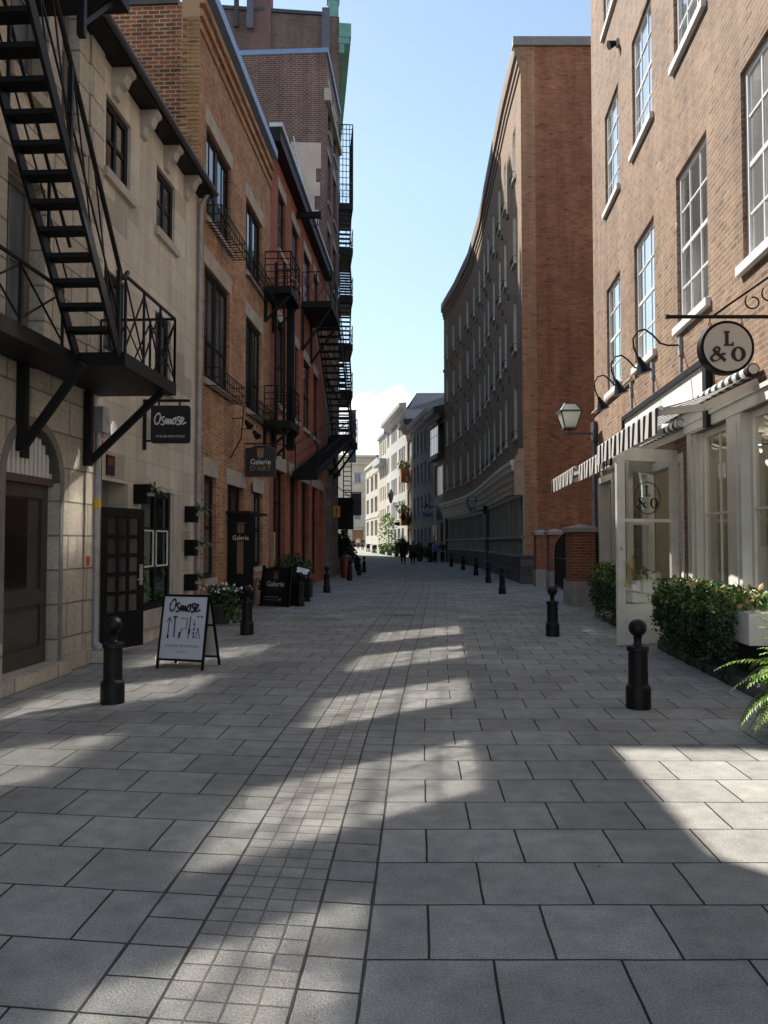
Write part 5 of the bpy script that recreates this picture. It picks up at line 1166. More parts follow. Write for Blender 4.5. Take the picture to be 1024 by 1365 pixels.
# white sandwich board
A=Vector((-2.90,10.22));B=Vector((-2.26,10.04));ws=W(A,B);Ls=ws.len
t=thing('sandwich_board','white sandwich board with black brush lettering and tool drawings','sandwich board',(-2.58,10.25,0))
ln=.17;zt_=.93
def fp(p): return ws.P(p[0]+.0,p[1]+ln*p[2]/zt_,p[2])
def bp2(p): return ws.P(p[0]+.0,p[1]+.46-(.46-.20)*p[2]/zt_,p[2])
m=MB()
for s0,s1,z0,z1 in ((0,.028,0,zt_),(Ls-.028,Ls,0,zt_),(.028,Ls-.028,zt_-.028,zt_),(.028,Ls-.028,.10,.128)): m.box(s0,s1,-.012,.012,z0,z1,0,fp)
m.build('front_frame',M['blackpaint'],t)
m=MB();m.box(.026,Ls-.026,-.006,.006,.127,zt_-.026,0,fp);m.build('front_panel',M['signwhite'],t)
m=MB()
for s0,s1,z0,z1 in ((0,.028,0,zt_),(Ls-.028,Ls,0,zt_),(.028,Ls-.028,.10,.128),(.028,Ls-.028,.52,.545)): m.box(s0,s1,-.012,.012,z0,z1,0,bp2)
m.build('rear_frame',M['blackpaint'],t)
m=MB();m.box(.026,Ls-.026,-.006,.006,.13,zt_-.04,0,bp2);m.build('rear_panel',M['signcream'],t)
class WF: pass
wf=WF();wf.T=fp
c=Ls/2
flat(t,osm(c,.715,.225),wf,-.009,-.0062,M['ink'],'lettering')
q=[]
x0=.09;zb=.44
def ln_(pts,wd=.012): 
    global q;q+=ribbon(pts,wd)
ln_([(x0,.58),(x0+.035,.64),(x0+.075,.58)]);ln_([(x0+.035,.64),(x0+.03,.40)]);ln_([(x0+.02,.40),(x0+.045,.40)],.05)
x=x0+.115;ln_([(x-.03,.645),(x+.035,.645)],.02);ln_([(x,.65),(x+.004,.40)],.016);ln_([(x-.005,.41),(x+.012,.41)],.03)
x=x0+.20;ln_([(x,.63),(x+.09,.63),(x+.085,.50),(x+.02,.50),(x-.005,.38)],.011);ln_([(x-.005,.46),(x-.008,.38)],.022)
x=x0+.335;ln_([(x,.655),(x-.006,.52),(x-.012,.38)],.013);ln_([(x-.004,.5),(x-.008,.44)],.028)
x=x0+.395;
for zz in (.56,.50,.45,.41): ln_([(x-.012,zz),(x+.012,zz)],.018)
ln_([(x,.62),(x,.38)],.006)
x=x0+.45;ln_([(x-.02,.655),(x+.0,.655)],.024);ln_([(x+.03,.655),(x+.05,.655)],.024);ln_([(x,.52),(x-.025,.385),(x+.035,.385),(x+.0,.52)],.008)
flat(t,q,wf,-.0088,-.0062,M['ink'],'tool_drawings')
n_=Vector(ws.n).to_3d();tilt=math.atan(ln/zt_)
for s_t,sz,zz,mt in (('ATELIER BOUTIQUE',.048,.285,'inkgrey'),('joaillerie',.032,.215,'inkgrey')):
    o=text(t,s_t,sz,Vector(fp((c,-.0075,zz)))-WL[t.name],M[mt],(R_(90)-tilt,0,ws.rot),sp=1.15 if mt=='inkgrey' else 1)
# gallery hanging sign
yb=19.5;wl=W((Lx(yb),yb),(Lx(yb)+2,yb))
t=thing('hanging_sign','black gallery sign with bronze crest hanging below the gallery fire escape','hanging sign',(Lx(yb)+.40,yb,3.55))
pg=[(.03,3.20),(.78,3.20),(.78,3.90),(.62,3.93),(.52,3.975),(.29,3.975),(.19,3.93),(.03,3.90)]
m=MB();m.prism(pg,-.03,.03,0,wl.T);m.build('panel',M['signblack'],t)
m=MB()
for a,b in zip(pg,pg[1:]+pg[:1]): m.bar(wl.P(a[0],-.031,a[1]),wl.P(b[0],-.031,b[1]),.016,.012)
m.build('border',M['bronze'],t)
m=MB();m.bar(wl.P(-.02,0,4.02),wl.P(.8,0,4.02),.03)
for x in (.25,.58): m.bar(wl.P(x,0,3.95),wl.P(x,0,4.03),.02)
m.build('arm',M['black'],t)
m=MB();crest(m,.40,3.78,.25,-.036,-.031);mm=MB();mm.v=[wl.P(*p) for p in m.v];mm.f=m.f;mm.m=m.m;mm.uv=m.uv;mm.build('emblem',M['gold'],t)
text(t,'Galerie',.185,Vector(wl.P(.405,-.034,3.565))-WL[t.name],M['lettering'],sx=.93,bold=.001)
text(t,"D'ART",.175,Vector(wl.P(.405,-.034,3.405))-WL[t.name],M['gold'],sx=1.05)
# spotlights over it
for i,(y,z,lab) in enumerate(((18.25,4.32,'small black spotlight pointing left on the cable above the gallery door'),(19.1,4.2,'small black spotlight aimed at the hanging gallery sign'))):
    t=thing('spotlight',lab,'spotlight',w.P(S(y),-.1,z))
    m=MB();m.tube([w.P(S(y),0,z+.12),w.P(S(y),-.25,z+.14),w.P(S(y)+.02,-.34,z+.05)],.013,6);m.build('arm',M['black'],t)
    m=MB();m.tube([w.P(S(y)+.02,-.33,z+.06),w.P(S(y)-.06,-.44,z-.08)],[.05,.085],10);m.build('lamp_head',M['black'],t,True)
# black gallery sandwich board
A=Vector((-3.12,20.1));B=Vector((-2.36,19.75));ws=W(A,B);Ls=ws.len;ln=.14;zt_=1.0
t=thing('sandwich_board','black sandwich board with bronze crest and white gallery lettering','sandwich board',(-2.75,20.05,0))
m=MB();m.box(.02,Ls-.02,-.012,.012,.02,zt_-.12,0,fp)
for k in range(12):
    a,b=k/12,(k+1)/12;f=lambda u:zt_-.12+.12*math.sin(math.pi*u)**.6
    m.box(.12+(Ls-.24)*a,.12+(Ls-.24)*b,-.012,.012,zt_-.12,f((a+b)/2),0,fp)
m.build('front_panel',M['signblack'],t)
for s in (.0,Ls-.05): m=MB();m.box(s,s+.07,-.02,.03,0,zt_+.02,0,fp);m.build('post',M['blackpaint'],t)
m=MB();m.box(.02,Ls-.02,-.012,.012,0,zt_-.05,0,lambda p:ws.P(p[0],p[1]+.55-.4*p[2]/zt_,p[2]));m.build('rear_panel',M['signblack'],t)
m=MB();crest(m,Ls/2,.77,.22,-.018,-.0125);mm=MB();mm.v=[fp(p) for p in m.v];mm.f=m.f;mm.m=m.m;mm.uv=m.uv;mm.build('emblem',M['bronze'],t)
tl=math.atan(ln/zt_)
text(t,'Galerie',.185,Vector(fp((Ls/2,-.016,.56)))-WL[t.name],M['lettering'],(R_(90)-tl,0,ws.rot),sx=.95)
text(t,"D'ART",.15,Vector(fp((Ls/2,-.016,.42)))-WL[t.name],M['timberdark'],(R_(90)-tl,0,ws.rot))
m=MB();m.box(.14,.52,-.016,-.0125,.235,.25,0,fp);m.box(.14,.50,-.016,-.0125,.165,.175,0,fp);m.prism([(.58+.035*math.cos(k*.63),.18+.035*math.sin(k*.63)) for k in range(10)],-.016,-.0125,0,fp);m.build('small_print',M['inkgrey'],t)
# wall boxes with plants
def leafmesh(mb,pts,size,mis,flat_=.0,droop=0):
    for p in pts:
        p=Vector(p);s=size*random.uniform(.6,1.3)
        a=Vector((random.gauss(0,1),random.gauss(0,1),random.gauss(0,1)-droop)).normalized();b=a.cross(Vector((random.gauss(0,1),random.gauss(0,1),random.gauss(0,1)))).normalized();c=a.cross(b)*.25
        mb.quad([p,p+a*s*.5+b*s*.36+c*s*.3,p+a*s,p+a*s*.5-b*s*.36+c*s*.3],random.choice(mis))
LV=[M['leafdark'],M['leafmid'],M['leaflight'],M['leafyellow'],M['petalwhite'],M['petalorange'],M['stem'],M['fern']]
def wallbox(y,z,lab):
    t=thing('wall_planter',lab,'wall planter',w.P(S(y),0,z),0,'black wall planters on the limestone shop')
    m=MB();T=w.T;m.box(S(y)-.11,S(y)+.11,-.20,-.0,z-.15,z+.15,0,T);m.build('box',M['blackpaint'],t)
    m=MB();m.box(S(y)-.05,S(y)+.05,-.28,-.20,z-.03,z+.02,0,T);m.build('bracket',M['galv'],t)
    m=MB();pts=[]
    for k in range(26):
        a=random.uniform(0,6.28);L=random.uniform(.16,.38);b0=Vector(w.P(S(y)+.05,-.27,z+.05))
        d=Vector((math.cos(a)*.7+.35,math.sin(a)*.7,random.uniform(.2,1.2))).normalized()
        p=b0
        for j in range(4):
            q=p+d*L/4;sd=d.cross(Vector((0,0,1)));sd=sd.normalized()*.02*(1-j/5) if sd.length>0 else Vector((.01,0,0))
            m.quad([p-sd,p+sd,q+sd*.8,q-sd*.8],random.choice((1,2,2,3)));p=q;d=(d+Vector((0,0,-.42))).normalized()
    m.build('spider_plant',LV,t)
wallbox(14.85,2.12,'top black wall planter right of the shop window');wallbox(14.85,1.50,'middle black wall planter right of the shop window');wallbox(14.85,.86,'lowest black wall planter, right of the shop window by the white board')
wallbox(12.28,2.34,'black wall planter between the open black door and the shop window')
# shop window plants
for k in range(6):
    y=12.72+.235*k;b=w.P(S(y),.2,.465);hh=random.uniform(.25,.6)
    t=thing('potted_plant','small leafy potted plant in the row behind the black shop window','potted plant',b,0,'potted plants along the black shop window')
    m=MB();m.lathe([(.05,0),(.07,.13)],10);m.build('pot',M['greywhite'],t,True,True)
    m=MB();leafmesh(m,[(random.gauss(0,.05),random.gauss(0,.04),.12+random.uniform(0,hh)) for _ in range(45)],.10,(1,2,2,3));m.build('foliage',LV,t,local=True)
t=thing('hanging_plant','hanging plant at mid-height behind the left panes of the black shop window','hanging plant',w.P(S(12.9),.2,1.2))
m=MB();leafmesh(m,[(random.gauss(0,.07),random.gauss(0,.04),random.gauss(0,.15)) for _ in range(50)],.10,(2,2,3));m.bar((0,0,0),(0,0,1.2),.01,None,6);m.build('foliage',LV,t,local=True)
# hanging plant in front of window top
# meters and pipes at the corner of the limestone house
t=thing('utility_pipe','grey utility pipe with meter boxes and red tape running up the wall corner','utility pipe',w.P(S(10.62),0,.15))
m=MB();m.tube([w.P(S(10.70),-.06,.25),w.P(S(10.70),-.06,3.2)],.045,10);m.tube([w.P(S(10.70),-.06,.25),w.P(S(10.70),-.12,.16)],[.05,.09],10);m.build('pipe',M['galv'],t,True)
m=MB();m.tube([w.P(S(10.82),-.05,.3),w.P(S(10.82),-.05,3.0)],.022,8);m.build('copper_pipe',plain('brown_pipe',(.09,.035,.025),.6),t,True)
m=MB();m.box(S(10.62),S(10.84),-.16,-.0,3.08,3.42,0,w.T);m.build('meter_box',M['galv'],t)
m=MB();m.tube([w.P(S(11.02),-.02,3.16),w.P(S(11.02),-.15,3.16)],.12,16);m.build('meter_dial',M['greywhite'],t,True)
m=MB();m.tube([w.P(S(10.82),-.05,2.88),w.P(S(10.82),-.05,2.98)],.035,8);m.build('red_tape',M['redtag'],t)
m=MB();m.tube([w.P(S(10.70),-.06,2.05),w.P(S(10.70),-.06,2.18)],.048,10);m.build('yellow_band',M['yellow'],t)
m=MB();m.box(S(10.6),S(10.9),-.22,-.051,0,.16,0,w.T);m.build('stone_foot',M['ashlar0'],t)
t=thing('notice_plate','small dark notice plate with a red top on the limestone shop wall','notice plate',w.P(S(11.25),0,2.68))
m=MB();m.box(S(11.12),S(11.40),-.02,-.0,2.55,2.83,0,w.T);m.build('plate',M['signblack'],t)
m=MB();m.box(S(11.16),S(11.36),-.024,-.0205,2.68,2.80,0,w.T);m.build('red_field',M['red'],t)
t=thing('red_tag','small red square tag stuck on the rusticated limestone wall','tag',w.P(S(10.5),0,1.36));m=MB();m.box(S(10.46),S(10.54),-.036,-.030,1.30,1.42,0,w.T);m.build('plate',M['redtag'],t)
# yellow falling-snow sign
yb=37.4;wl=W((Lx(yb),yb),(Lx(yb)+2,yb))
t=thing('warning_sign','yellow warning sign with a black figure on the grey stone wall','warning sign',(Lx(yb)+.2,yb,3.0))
m=MB();m.box(.06,.38,-.01,.01,2.78,3.30,0,wl.T);m.bar(wl.P(0,0,3.2),wl.P(.08,0,3.2),.03);m.build('plate',M['yellow'],t)
m=MB();m.prism([(.20,2.95),(.26,2.95),(.27,3.10),(.30,3.12),(.23,3.26),(.16,3.12),(.19,3.10)],-.014,-.0105,0,wl.T);m.prism([(.10,2.84),(.25,2.86),(.27,2.94),(.20,2.94),(.18,2.89)],-.014,-.0105,0,wl.T);m.build('figure',M['red'],t)
# red hydrant box
t=thing('hydrant_box','dark red bin-like box on the left past the lone bollards','bin',(-1.72,36.2,0))
m=MB();m.lathe([(.24,0),(.24,.85),(.20,.95)],16);m.build('body',M['red'],t,True,True);m=MB();m.lathe([(.255,.86),(.26,.93),(.18,1.0),(.02,1.04)],16);m.build('lid',M['darkgrey'],t,True,True)
# dark shop awning, flag and signs on the far left
t=thing('shop_canopy','black shop canopy box below the far fire escape','canopy',(-1.9,42,2.8))
m=MB();m.box(-2.5,-1.65,41,43.4,2.3,3.9);m.quad([(-2.5,40.6,4.6),(-1.6,40.6,3.8),(-1.6,43.6,3.8),(-2.5,43.6,4.6)]);m.build('canopy',M['clothblack'],t)
t=thing('hanging_sign','small dark square sign hanging past the far black canopy','hanging sign',(-1.55,43,3.6))
m=MB();m.box(-1.80,-1.22,42.98,43.04,3.05,4.25);m.build('panel',M['signblack'],t);m=MB();m.bar((-2.2,43.0,4.3),(-1.2,43.0,4.3),.05);m.build('arm',M['black'],t)
t=thing('banner','pale grey banner hanging on the far left facade before the end block','banner',(-1.7,43.6,8))
m=MB();m.box(-1.95,-1.55,43.9,43.93,6.0,8.9);m.build('cloth',M['bluewash'],t);m=MB();m.bar((-2.3,43.9,8.9),(-1.5,43.9,8.9),.04);m.build('pole',M['black'],t)
t=thing('street_lantern','small old lantern on the far left wall above the dark shrubs','lantern',(-2.0,42,2.2))
m=MB();m.bar((-2.15,41.9,1.2),(-2.15,41.9,2.2),.08);m.bar((-2.3,41.9,2.2),(-1.95,41.9,2.2),.05);m.build('post',M['black'],t)
m=MB();m.tube([(-2.12,41.9,2.22),(-2.12,41.9,2.6)],[.10,.20],8);m.build('glass',M['signcream'],t);m=MB();m.tube([(-2.12,41.9,2.6),(-2.12,41.9,2.8)],[.22,.04],8);m.build('hood',M['black'],t)
# NH sign
t=thing('hanging_sign','blue-grey square hanging sign lettered NH on the grey stone house','hanging sign',(3.55,70.5,4.2))
m=MB();m.box(3.35,4.40,70.46,70.54,3.55,4.55);m.build('panel',M['bluesign'],t)
m=MB();m.bar((3.3,70.5,4.75),(4.6,70.5,4.75),.08);m.bar((3.6,70.5,4.55),(3.6,70.5,4.75),.04);m.bar((4.1,70.5,4.55),(4.1,70.5,4.75),.04);m.tube([(3.7,70.5,4.75),(3.75,70.4,5.0),(3.9,70.4,4.9)],[.03,.06,.12],6);m.build('arm',M['black'],t)
wl=W((3,70.46),(5,70.46));q=[]
def seg(a,b,wd=.085):
    global q;q+=ribbon([a,b],wd)
x=.52;seg((x,3.84),(x,4.26));seg((x,4.26),(x+.30,3.84));seg((x+.30,3.84),(x+.30,4.26));x=.98;seg((x,3.84),(x,4.26));seg((x+.26,3.84),(x+.26,4.26));seg((x,4.05),(x+.26,4.05))
flat(t,q,wl,-.02,-.002,M['ink'],'lettering')
# ovals by the white house
for nm,lab,x,y,z,mt in (('hanging_sign','small dark oval sign hanging before the white house',1.55,86,3.6,'signblack'),('hanging_sign','small white oval sign hanging among the climbing plants',.75,91,3.7,'signwhite')):
    t=thing(nm,lab,'hanging sign',(x,y,z));wl=W((x-1,y),(x+1,y))
    m=MB();m.prism([(1+.40*math.cos(k*.3142),z+.23*math.sin(k*.3142)) for k in range(20)],-.03,.03,0,wl.T);m.build('panel',M[mt],t)
    m=MB();m.bar((x-.3,y,z+.35),(x+1.2,y,z+.35),.05);m.bar((x-.2,y,z+.15),(x-.2,y,z+.35),.03);m.bar((x+.2,y,z+.15),(x+.2,y,z+.35),.03);m.build('arm',M['black'],t)
t=thing('lamp_cluster','dark cluster of hanging lamps on the timber bay house','hanging lamps',(2.35,83.5,4.2))
m=MB();m.bar((1.9,83.5,5.0),(3.2,83.5,5.0),.06);m.build('arm',M['black'],t)
for i,(x,z) in enumerate(((2.0,4.2),(2.5,3.7),(2.9,4.1))):
    m=MB();m.tube([(x,83.5,5.0),(x,83.5,z+.4),(x,83.5,z),(x,83.5,z-.4)],[.03,.12,.36,.05],10);m.build('lamp_shade',M['leafdark'] if i else M['black'],t,True)
t=thing('street_lantern','ornate black street lantern on the white house facade in the sun','lantern',(.9,93,6.3))
m=MB();m.bar((1.7,93,6.2),(.7,93,6.2),.08);m.tube([(.8,93,6.2),(.8,93,6.6),(.8,93,7.3),(.8,93,7.8)],[.1,.25,.38,.05],8);m.build('lamp_head',M['darkgrey'],t,True)
m=MB();m.tube([(1.6,93,5.2),(1.2,93,6.1)],.05,6);m.build('bracket',M['darkgrey'],t)
# ------------------------------------------------------------------ plants
def blob(n,cx,cy,cz,rx,ry,rz,shell=.55):
    o=[]
    while len(o)<n:
        v=Vector((random.gauss(0,1),random.gauss(0,1),random.gauss(0,1))).normalized()*random.uniform(shell,1)**.6
        o.append((cx+v.x*rx,cy+v.y*ry,cz+v.z*rz))
    return o
# flower pot by gallery
def flowerpot(x,y,s,lab,trail=True):
    t=thing('flower_pot',lab,'flower pot',(x,y,0),0,'pots of white flowers along the gallery')
    m=MB();m.lathe([(.16*s,0),(.22*s,.36*s),(.24*s,.38*s),(.24*s,.42*s)],18);m.build('pot',M['darkgrey'],t,True,True)
    m=MB();leafmesh(m,blob(int(520*s),0,0,.58*s,.34*s,.34*s,.24*s,.2),.10*s,(0,0,0,1,1))
    leafmesh(m,[(random.gauss(0,.24*s),random.gauss(0,.22*s),.74*s+random.gauss(0,.05*s)) for _ in range(int(110*s))],.075*s,(4,4,1))
    if trail:
        for k in range(9):
            px,py=random.uniform(.05,.34)*s,random.uniform(-.30,.1)*s
            leafmesh(m,[(px+.02*j+random.gauss(0,.03),py-.015*j+random.gauss(0,.03),(.55-.055*j)*s) for j in range(9) for _ in range(4)],.075*s,(0,1,1,2),0,.5)
    m.build('foliage',LV,t,local=True)
flowerpot(-3.2,15.8,.92,'pot of white flowers with trailing leaves beside the white sandwich board')
flowerpot(-2.98,20.75,.85,'pot of white flowers behind the black sandwich board',False)
# planter box and menu stand right of the gallery board
t=thing('shrub_planter','dark planter with a bushy shrub before the red painted house','planter',(-2.62,22.9,0))
m=MB();m.box(-.5,.5,-.35,.9,0,.55);m.build('box',M['blackpaint'],t,local=True);m=MB();leafmesh(m,blob(700,0,.3,.85,.55,.7,.42,.2),.12,(0,0,0,1,1));m.build('foliage',LV,t,local=True)
t=thing('menu_stand','black menu stand holding a tilted white sheet beside the dark planter','menu stand',(-2.20,21.6,0))
m=MB();m.bar((-.16,0,0),(-.16,0,.8),.04);m.bar((.16,0,0),(.16,0,.8),.04);m.box(-.2,.2,-.015,.015,.05,.5);m.box(-.2,.2,.02,.3,0,.04);m.build('stand',M['blackpaint'],t,local=True)
m=MB();m.quad([(-.16,-.02,.80),(.16,-.02,.72),(.16,.16,.86),(-.16,.16,.94)]);m.quad([(-.16,-.02,.795),(.16,-.02,.715),(.16,.16,.855),(-.16,.16,.935)]);m.build('sheet',M['paper'],t,local=True)
# ivy planters on right
w=WR;S=w.sy;P=w.P
def ivy(y0,y1,zb,zt,out,lab,n,box=True,hang=.9,low=.0,xo=.15):
    t=thing('ivy_planter',lab,'planter',P(S((y0+y1)/2),-out,0))
    s0,s1=S(y1),S(y0)
    m=MB();m.box(s0,s1,-out,-xo,zb,zt,0,w.T);m.build('box',M['greywhite'],t)
    m=MB();pts=[];random.seed(int(y0*100));ctr=[(random.uniform(s0-.1,s1),random.uniform(.12,.32)) for _ in range(int((s1-s0)*5))]
    for k in range(n):
        c,r=random.choice(ctr);s=c+random.gauss(0,r*.55)
        if s>s1-.12: s=s1-.12-random.uniform(0,.4)
        f=random.random()
        edge=.42+.58*math.sin(s*5.3)*math.sin(s*2.1+1)
        if f<.42: i=out+random.uniform(-.38,.18);z=zt+.02+random.uniform(-.05,.16)*(1+.5*math.sin(s*7))
        elif f<.88: z=zt-random.uniform(0,1)**1.2*(zt-low-.12)*(.55+.45*edge);i=out+.06+random.uniform(-.02,.16)*(1-(zt-z)*.35)
        else: z=low+random.uniform(0,.5);i=out+random.uniform(0,.10)
        pts.append(P(s,-i,max(z,.03)))
    leafmesh(m,[p for p in pts if p[2]<zt-.1],.05,(0,0,0,0,0,1,1),0,.5);leafmesh(m,[p for p in pts if p[2]>=zt-.1],.055,(0,1,1,1,2,2,3),0,.2)  # lower leaves darker, upper ones paler: sunlit tops put into the colour
    # trailing runners
    for k in range(int((s1-s0)*4)):
        s=random.uniform(s0,s1-.2);z=zt;i=out+.08
        while z>low+.1+random.random()*.4:
            leafmesh(m,[P(s+random.gauss(0,.02),-i+random.gauss(0,.02),z) for _ in range(3)],.055,(0,0,1),0,.6);z-=.045;s+=random.gauss(0,.012)
    top=[P(random.uniform(s0,s1-.05),-out+random.uniform(-.05,.36),zt+random.uniform(.03,.22)) for _ in range(int(n*.10))]
    leafmesh(m,top,.085,(1,2,2,3,5))
    m.build('foliage',LV,t)
ivy(8.5,11.9,.50,.84,.56,'long white window planter under the shop window, draped in dark ivy',9500)
ivy(13.9,17.2,.55,.92,.58,'ivy-covered planter behind the open white door',5500,xo=.12)
# fern at the right edge
t=thing('potted_fern','bright green fern spilling from a pot at the right frame edge','fern',(3.5,6.3,0))
m=MB();m.lathe([(.20,0),(.27,.33),(.30,.35),(.30,.40)],20);m.build('pot',M['terracotta'],t,True,True)
m=MB();random.seed(11)
for k in range(170):
    a=random.uniform(0,6.283);L=random.uniform(.45,.85);el=random.uniform(.25,1.4);d=Vector((math.cos(a)*math.cos(el),math.sin(a)*math.cos(el),math.sin(el)));p=Vector((random.gauss(0,.07),random.gauss(0,.07),.40))
    nseg=28
    for j in range(nseg):
        q=p+d*L/nseg;sd=d.cross(Vector((0,0,1))).normalized();up=sd.cross(d)
        m.quad([p-sd*.003,p+sd*.003,q+sd*.003,q-sd*.003],6)
        if j>2:
            ll=.095*math.sin(math.pi*min(1,(j+1)/nseg*.93+.05))+.012
            for sg in (-1,1):
                e=p+sd*sg*ll+d*.035+up*(.01-.35*ll)*random.uniform(.4,1.2);ww=d*.0105
                mid=p+(e-p)*.5
                m.quad([p-ww*.5,mid-ww*.9+up*.006,e,mid+ww*1.0+up*.006],random.choice((7,7,7,2,2)))
        p=q;d=(d+Vector((0,0,-.062-.036*random.random()))).normalized()
m.build('fronds',LV,t,local=True)
# far greenery
def shrub(x,y,z,rx,ry,rz,n,sz,mis,lab,pot=True,nm='shrub'):
    t=thing(nm,lab,'shrub',(x,y,rise(y)))
    if pot: m=MB();m.lathe([(.22,0),(.28,.45)],12);m.build('pot',M['darkgrey'],t,local=True)
    m=MB();leafmesh(m,blob(n,0,0,z,rx,ry,rz,.2),sz,mis)
    for k in range(5): m.bar((0,0,.3),(random.gauss(0,rx*.4),random.gauss(0,ry*.4),z+random.uniform(0,rz*.6)),.03,None,6)
    m.build('foliage',LV,t,local=True)
shrub(-2.25,44.5,1.2,.5,.8,1.05,1000,.19,(0,0,0,1),'tall dark shrub at the far left before the hanging square sign')
shrub(-2.2,48.5,.9,.55,.9,.8,700,.19,(0,0,0,1),'low dark shrub at the far left beyond the tall one')
shrub(1.9,81.2,1.1,.7,.8,.95,500,.3,(2,7,3,1),'bright green shrub standing left of the couple in the sun')
for i,(x,y,lab) in enumerate(((1.35,85.6,'sunlit yellow-green planter nearest the couple'),(.6,90,'sunlit yellow-green planter under the climbing plants'),(-.1,94.5,'sunlit planter farther up the white house'))): shrub(x,y,.75,.7,.9,.55,280,.24,(3,2,2,1),lab)
t=thing('climbing_plant','yellow-green climbing plant hanging over the white house shopfronts','climbing plant',(.4,93,3.3))
m=MB();leafmesh(m,blob(120,.95,90,3.9,.35,2.8,.55,.1)+blob(150,.05,96.5,4.3,.4,3.6,.6,.1)+blob(70,.5,93.5,4.7,.3,2.0,.35,.1),.26,(3,3,3,2))
for k in range(26):
    x,y=random.choice(((.8,90.5),(.4,93.5),(-.2,97)));x+=random.gauss(0,.25);y+=random.gauss(0,.6)
    leafmesh(m,[(x+random.gauss(0,.06),y,3.8-.16*j) for j in range(random.randint(8,22))],.24,(3,2,2))
m.build('foliage',LV,t)
for z,lab in ((9.5,'plants in the upper orange balcony box'),(4.95,'plants in the lower orange balcony box')):
    w_=FW(82.55,86.9);p=w_.P(1.5,-.5,z);t=thing('balcony_plants',lab,'balcony plants',p);m=MB();leafmesh(m,blob(160,0,0,.3,.7,.7,.5,.2),.28,(3,2,1));m.build('foliage',LV,t,local=True)
for x,y,rx,lab in ((3.0,67.5,.6,'dark potted shrub by the shaded shop doors'),(3.75,64.5,.55,'dark potted shrub right of the blue-shirted person')):
    shrub(x,y,.85,rx,.7,.7,420,.2,(0,0,1),lab)
# café tables and boards at the far right edge
def chair(x,y,a,lab):
    t=thing('cafe_chair',lab,'chair',(x,y,rise(y)),a)
    m=MB();m.box(-.21,.21,-.21,.21,.43,.47);m.build('seat',M['clothblack'],t,local=True);m=MB();m.box(-.21,.21,.18,.22,.5,.95);m.build('backrest',M['clothblack'],t,local=True)
    for q,r in ((-1,-1),(1,-1),(-1,1),(1,1)): m=MB();m.bar((q*.18,r*.18,0),(q*.18,r*.18,.43 if r<0 else .8),.05);m.build('leg',M['clothblack'],t,local=True)
for x,y,lab in ((-2.1,108,'far dark cafe table by the beige house'),(-1.2,101,'dark cafe table in the sunlit row by the narrow pale house')):
    t=thing('cafe_table',lab,'table',(x,y,rise(y)))
    m=MB();m.lathe([(.55,.98),(.55,1.02)],16);m.build('tabletop',M['clothblack'],t,local=True);m=MB();m.tube([(0,0,.03),(0,0,.98)],.05,6);m.build('post',M['clothblack'],t,local=True);m=MB();m.lathe([(.3,0),(.3,.03)],12);m.build('foot',M['clothblack'],t,local=True)
chair(-2.15,107.1,3.1,'dark cafe chair in front of the far cafe table');chair(-2.1,109,0,'dark cafe chair behind the far cafe table');chair(-1.25,100.1,3.0,'dark cafe chair in front of the nearer cafe table');chair(-1.1,102,.1,'dark cafe chair behind the nearer cafe table')
# ------------------------------------------------------------------ people
def skin(name,chains,mat,par,levels=1):
    """one continuous skinned surface from joint chains [(x,y,z,r),...]"""
    bm=bmesh.new();lay=bm.verts.layers.skin.verify();seen={}
    for ch in chains:
        prev=None
        for x,y,z,r in ch:
            k=(round(x,3),round(y,3),round(z,3))
            v=seen.get(k)
            if v is None: v=bm.verts.new((x,y,z));v[lay].radius=(r,r);seen[k]=v
            if prev is not None and prev is not v:
                try: bm.edges.new((prev,v))
                except ValueError: pass
            prev=v
    bm.verts.ensure_lookup_table();bm.verts[0][lay].use_root=True
    me=bpy.data.meshes.new('t');bm.to_mesh(me);bm.free();o=bpy.data.objects.new('t',me);COL.objects.link(o)
    o.modifiers.new('s','SKIN').use_smooth_shade=True;su=o.modifiers.new('u','SUBSURF');su.levels=levels;su.render_levels=levels
    dg=bpy.context.evaluated_depsgraph_get();m2=bpy.data.meshes.new_from_object(o.evaluated_get(dg));bpy.data.objects.remove(o)
    m2.materials.clear();m2.materials.append(mat);m2.polygons.foreach_set('use_smooth',[True]*len(m2.polygons))
    return link(name,m2,par)
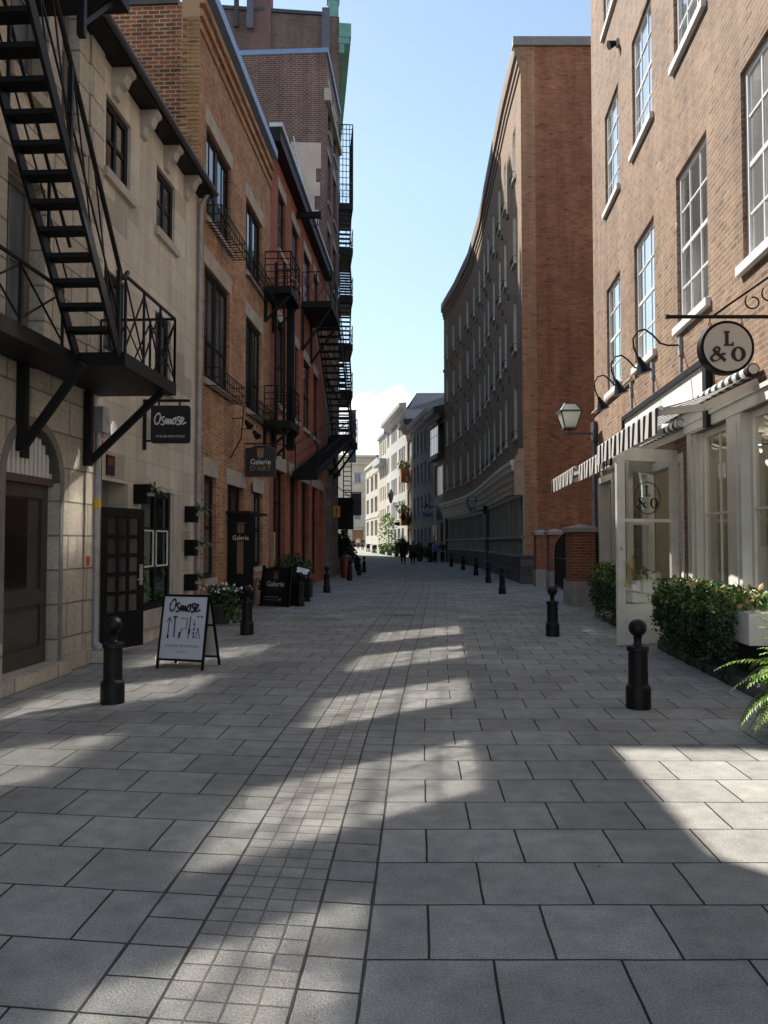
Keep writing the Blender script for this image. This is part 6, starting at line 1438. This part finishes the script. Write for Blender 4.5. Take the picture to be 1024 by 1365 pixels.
def person(loc,rot,lab,top,bottom,hs=1.0,fat=1.0,stride=.12,coat=.0,hair='short',armout=.06,group=None):
    t=thing('person',lab,'person',loc,rot,group);t.scale=(hs,hs,hs);f=fat
    hip=(0,0,.92);L=lambda s:[(0,0,.95,.13),(s*.09,0,.90,.085*f),(s*.10,stride*s*.4,.50,.058),(s*.10,stride*s-.03*(s<0),.09,.042),(s*.105,stride*s-.12,.04,.035),(s*.108,stride*s-.17,.03,.028)]
    A=lambda s:[(0,0,1.38,.12),(s*.19*f,0,1.40,.06),(s*(.235*f+armout*.5),.02,1.12,.042),(s*(.24*f+armout),-.06,.88,.032),(s*(.24*f+armout),-.08,.80,.028)]
    head=[(0,0,1.38,.12),(0,0,1.49,.055),(0,-.01,1.56,.075),(0,-.01,1.64,.092),(0,0,1.71,.07)]
    nose=[(0,-.01,1.62,.09),(0,-.10,1.60,.014)]
    body_=[(0,0,.95,.13),(0,0,1.15,.115),(0,0,1.38,.12)]
    fing=[]
    for s in (-1,1):
        bx=s*(.24*f+armout)
        for q in range(4): fing.append([(bx,-.08,.80,.028),(bx-s*.0+(q-1.5)*.004,-.10+.014*q,.76,.008),(bx,-.105+.015*q,.71-.006*abs(q-1.5),.007)])
        fing.append([(bx,-.08,.80,.028),(bx-s*.03,-.12,.775,.008),(bx-s*.03,-.13,.745,.007)])
    skin('body',[body_,L(-1),L(1),A(-1),A(1),head]+fing,M['skin'],t)
    g=1.25;sc_=lambda ch,k:[(x,y,z,r*k) for x,y,z,r in ch]
    skin('top',[[(0,0,.93-coat,.155*f),(0,0,1.15,.15*f),(0,0,1.38,.15*f),(0,0,1.46,.075)],[(0,0,1.38,.15*f)]+[(s_x,y,z,r*1.5) for s_x,y,z,r in A(-1)[1:4]],[(0,0,1.38,.15*f)]+[(s_x,y,z,r*1.5) for s_x,y,z,r in A(1)[1:4]]],top,t)
    skin('trousers',[[(0,0,.98,.15*f),(0,0,.93,.15*f)],[(0,0,.93,.15*f)]+[(x,y,z,r*1.45) for x,y,z,r in L(-1)[1:4]],[(0,0,.93,.15*f)]+[(x,y,z,r*1.45) for x,y,z,r in L(1)[1:4]]],bottom,t)
    for s in (-1,1): skin('shoe',[[(s*.10,stride*s+.05,.05,.05),(s*.105,stride*s-.08,.05,.05),(s*.108,stride*s-.19,.04,.038)]],M['clothblack'],t)
    if hair=='long': skin('hair',[[(0,.02,1.72,.085),(0,.045,1.63,.105),(0,.07,1.50,.10),(0,.09,1.36,.09)]],M['hair'],t)
    else: skin('hair',[[(0,.0,1.725,.075),(0,.035,1.66,.098),(0,.045,1.58,.07)]],M['hair'],t)
    return t
person((1.42,58.9,0),math.pi,'person in a long dark coat with long dark hair walking away, left of the pair',M['clothblack'],M['denim'],1.08,1.85,.12,.36,'long',.0)
person((2.12,58.7,0),math.pi,'person in a dark jacket with short hair walking away, right of the pair',M['clothbrown'],M['clothblack'],.98,1.95,.10,.18,'short',.0)
person((4.0,62.5,0),.6,'person in a lavender-blue shirt standing in the shaded doorway',M['clothblue'],M['clothblack'],1.0,1.0,.05)
person((4.55,62.2,0),.2,'person in a dull blue shirt, partly in shadow beside the first',M['denim'],M['clothblack'],.98,1.0,.05)
person((-3.9,121,rise(121)),0,'distant person in white approaching in front of the orange door',M['clothwhite'],M['denim'],1.0,1.05,.16)
person((-3.1,116,rise(116)),math.pi,'distant person in dark clothes right of the one in white',M['clothbrown'],M['clothblack'],1.02,1.0,.14)
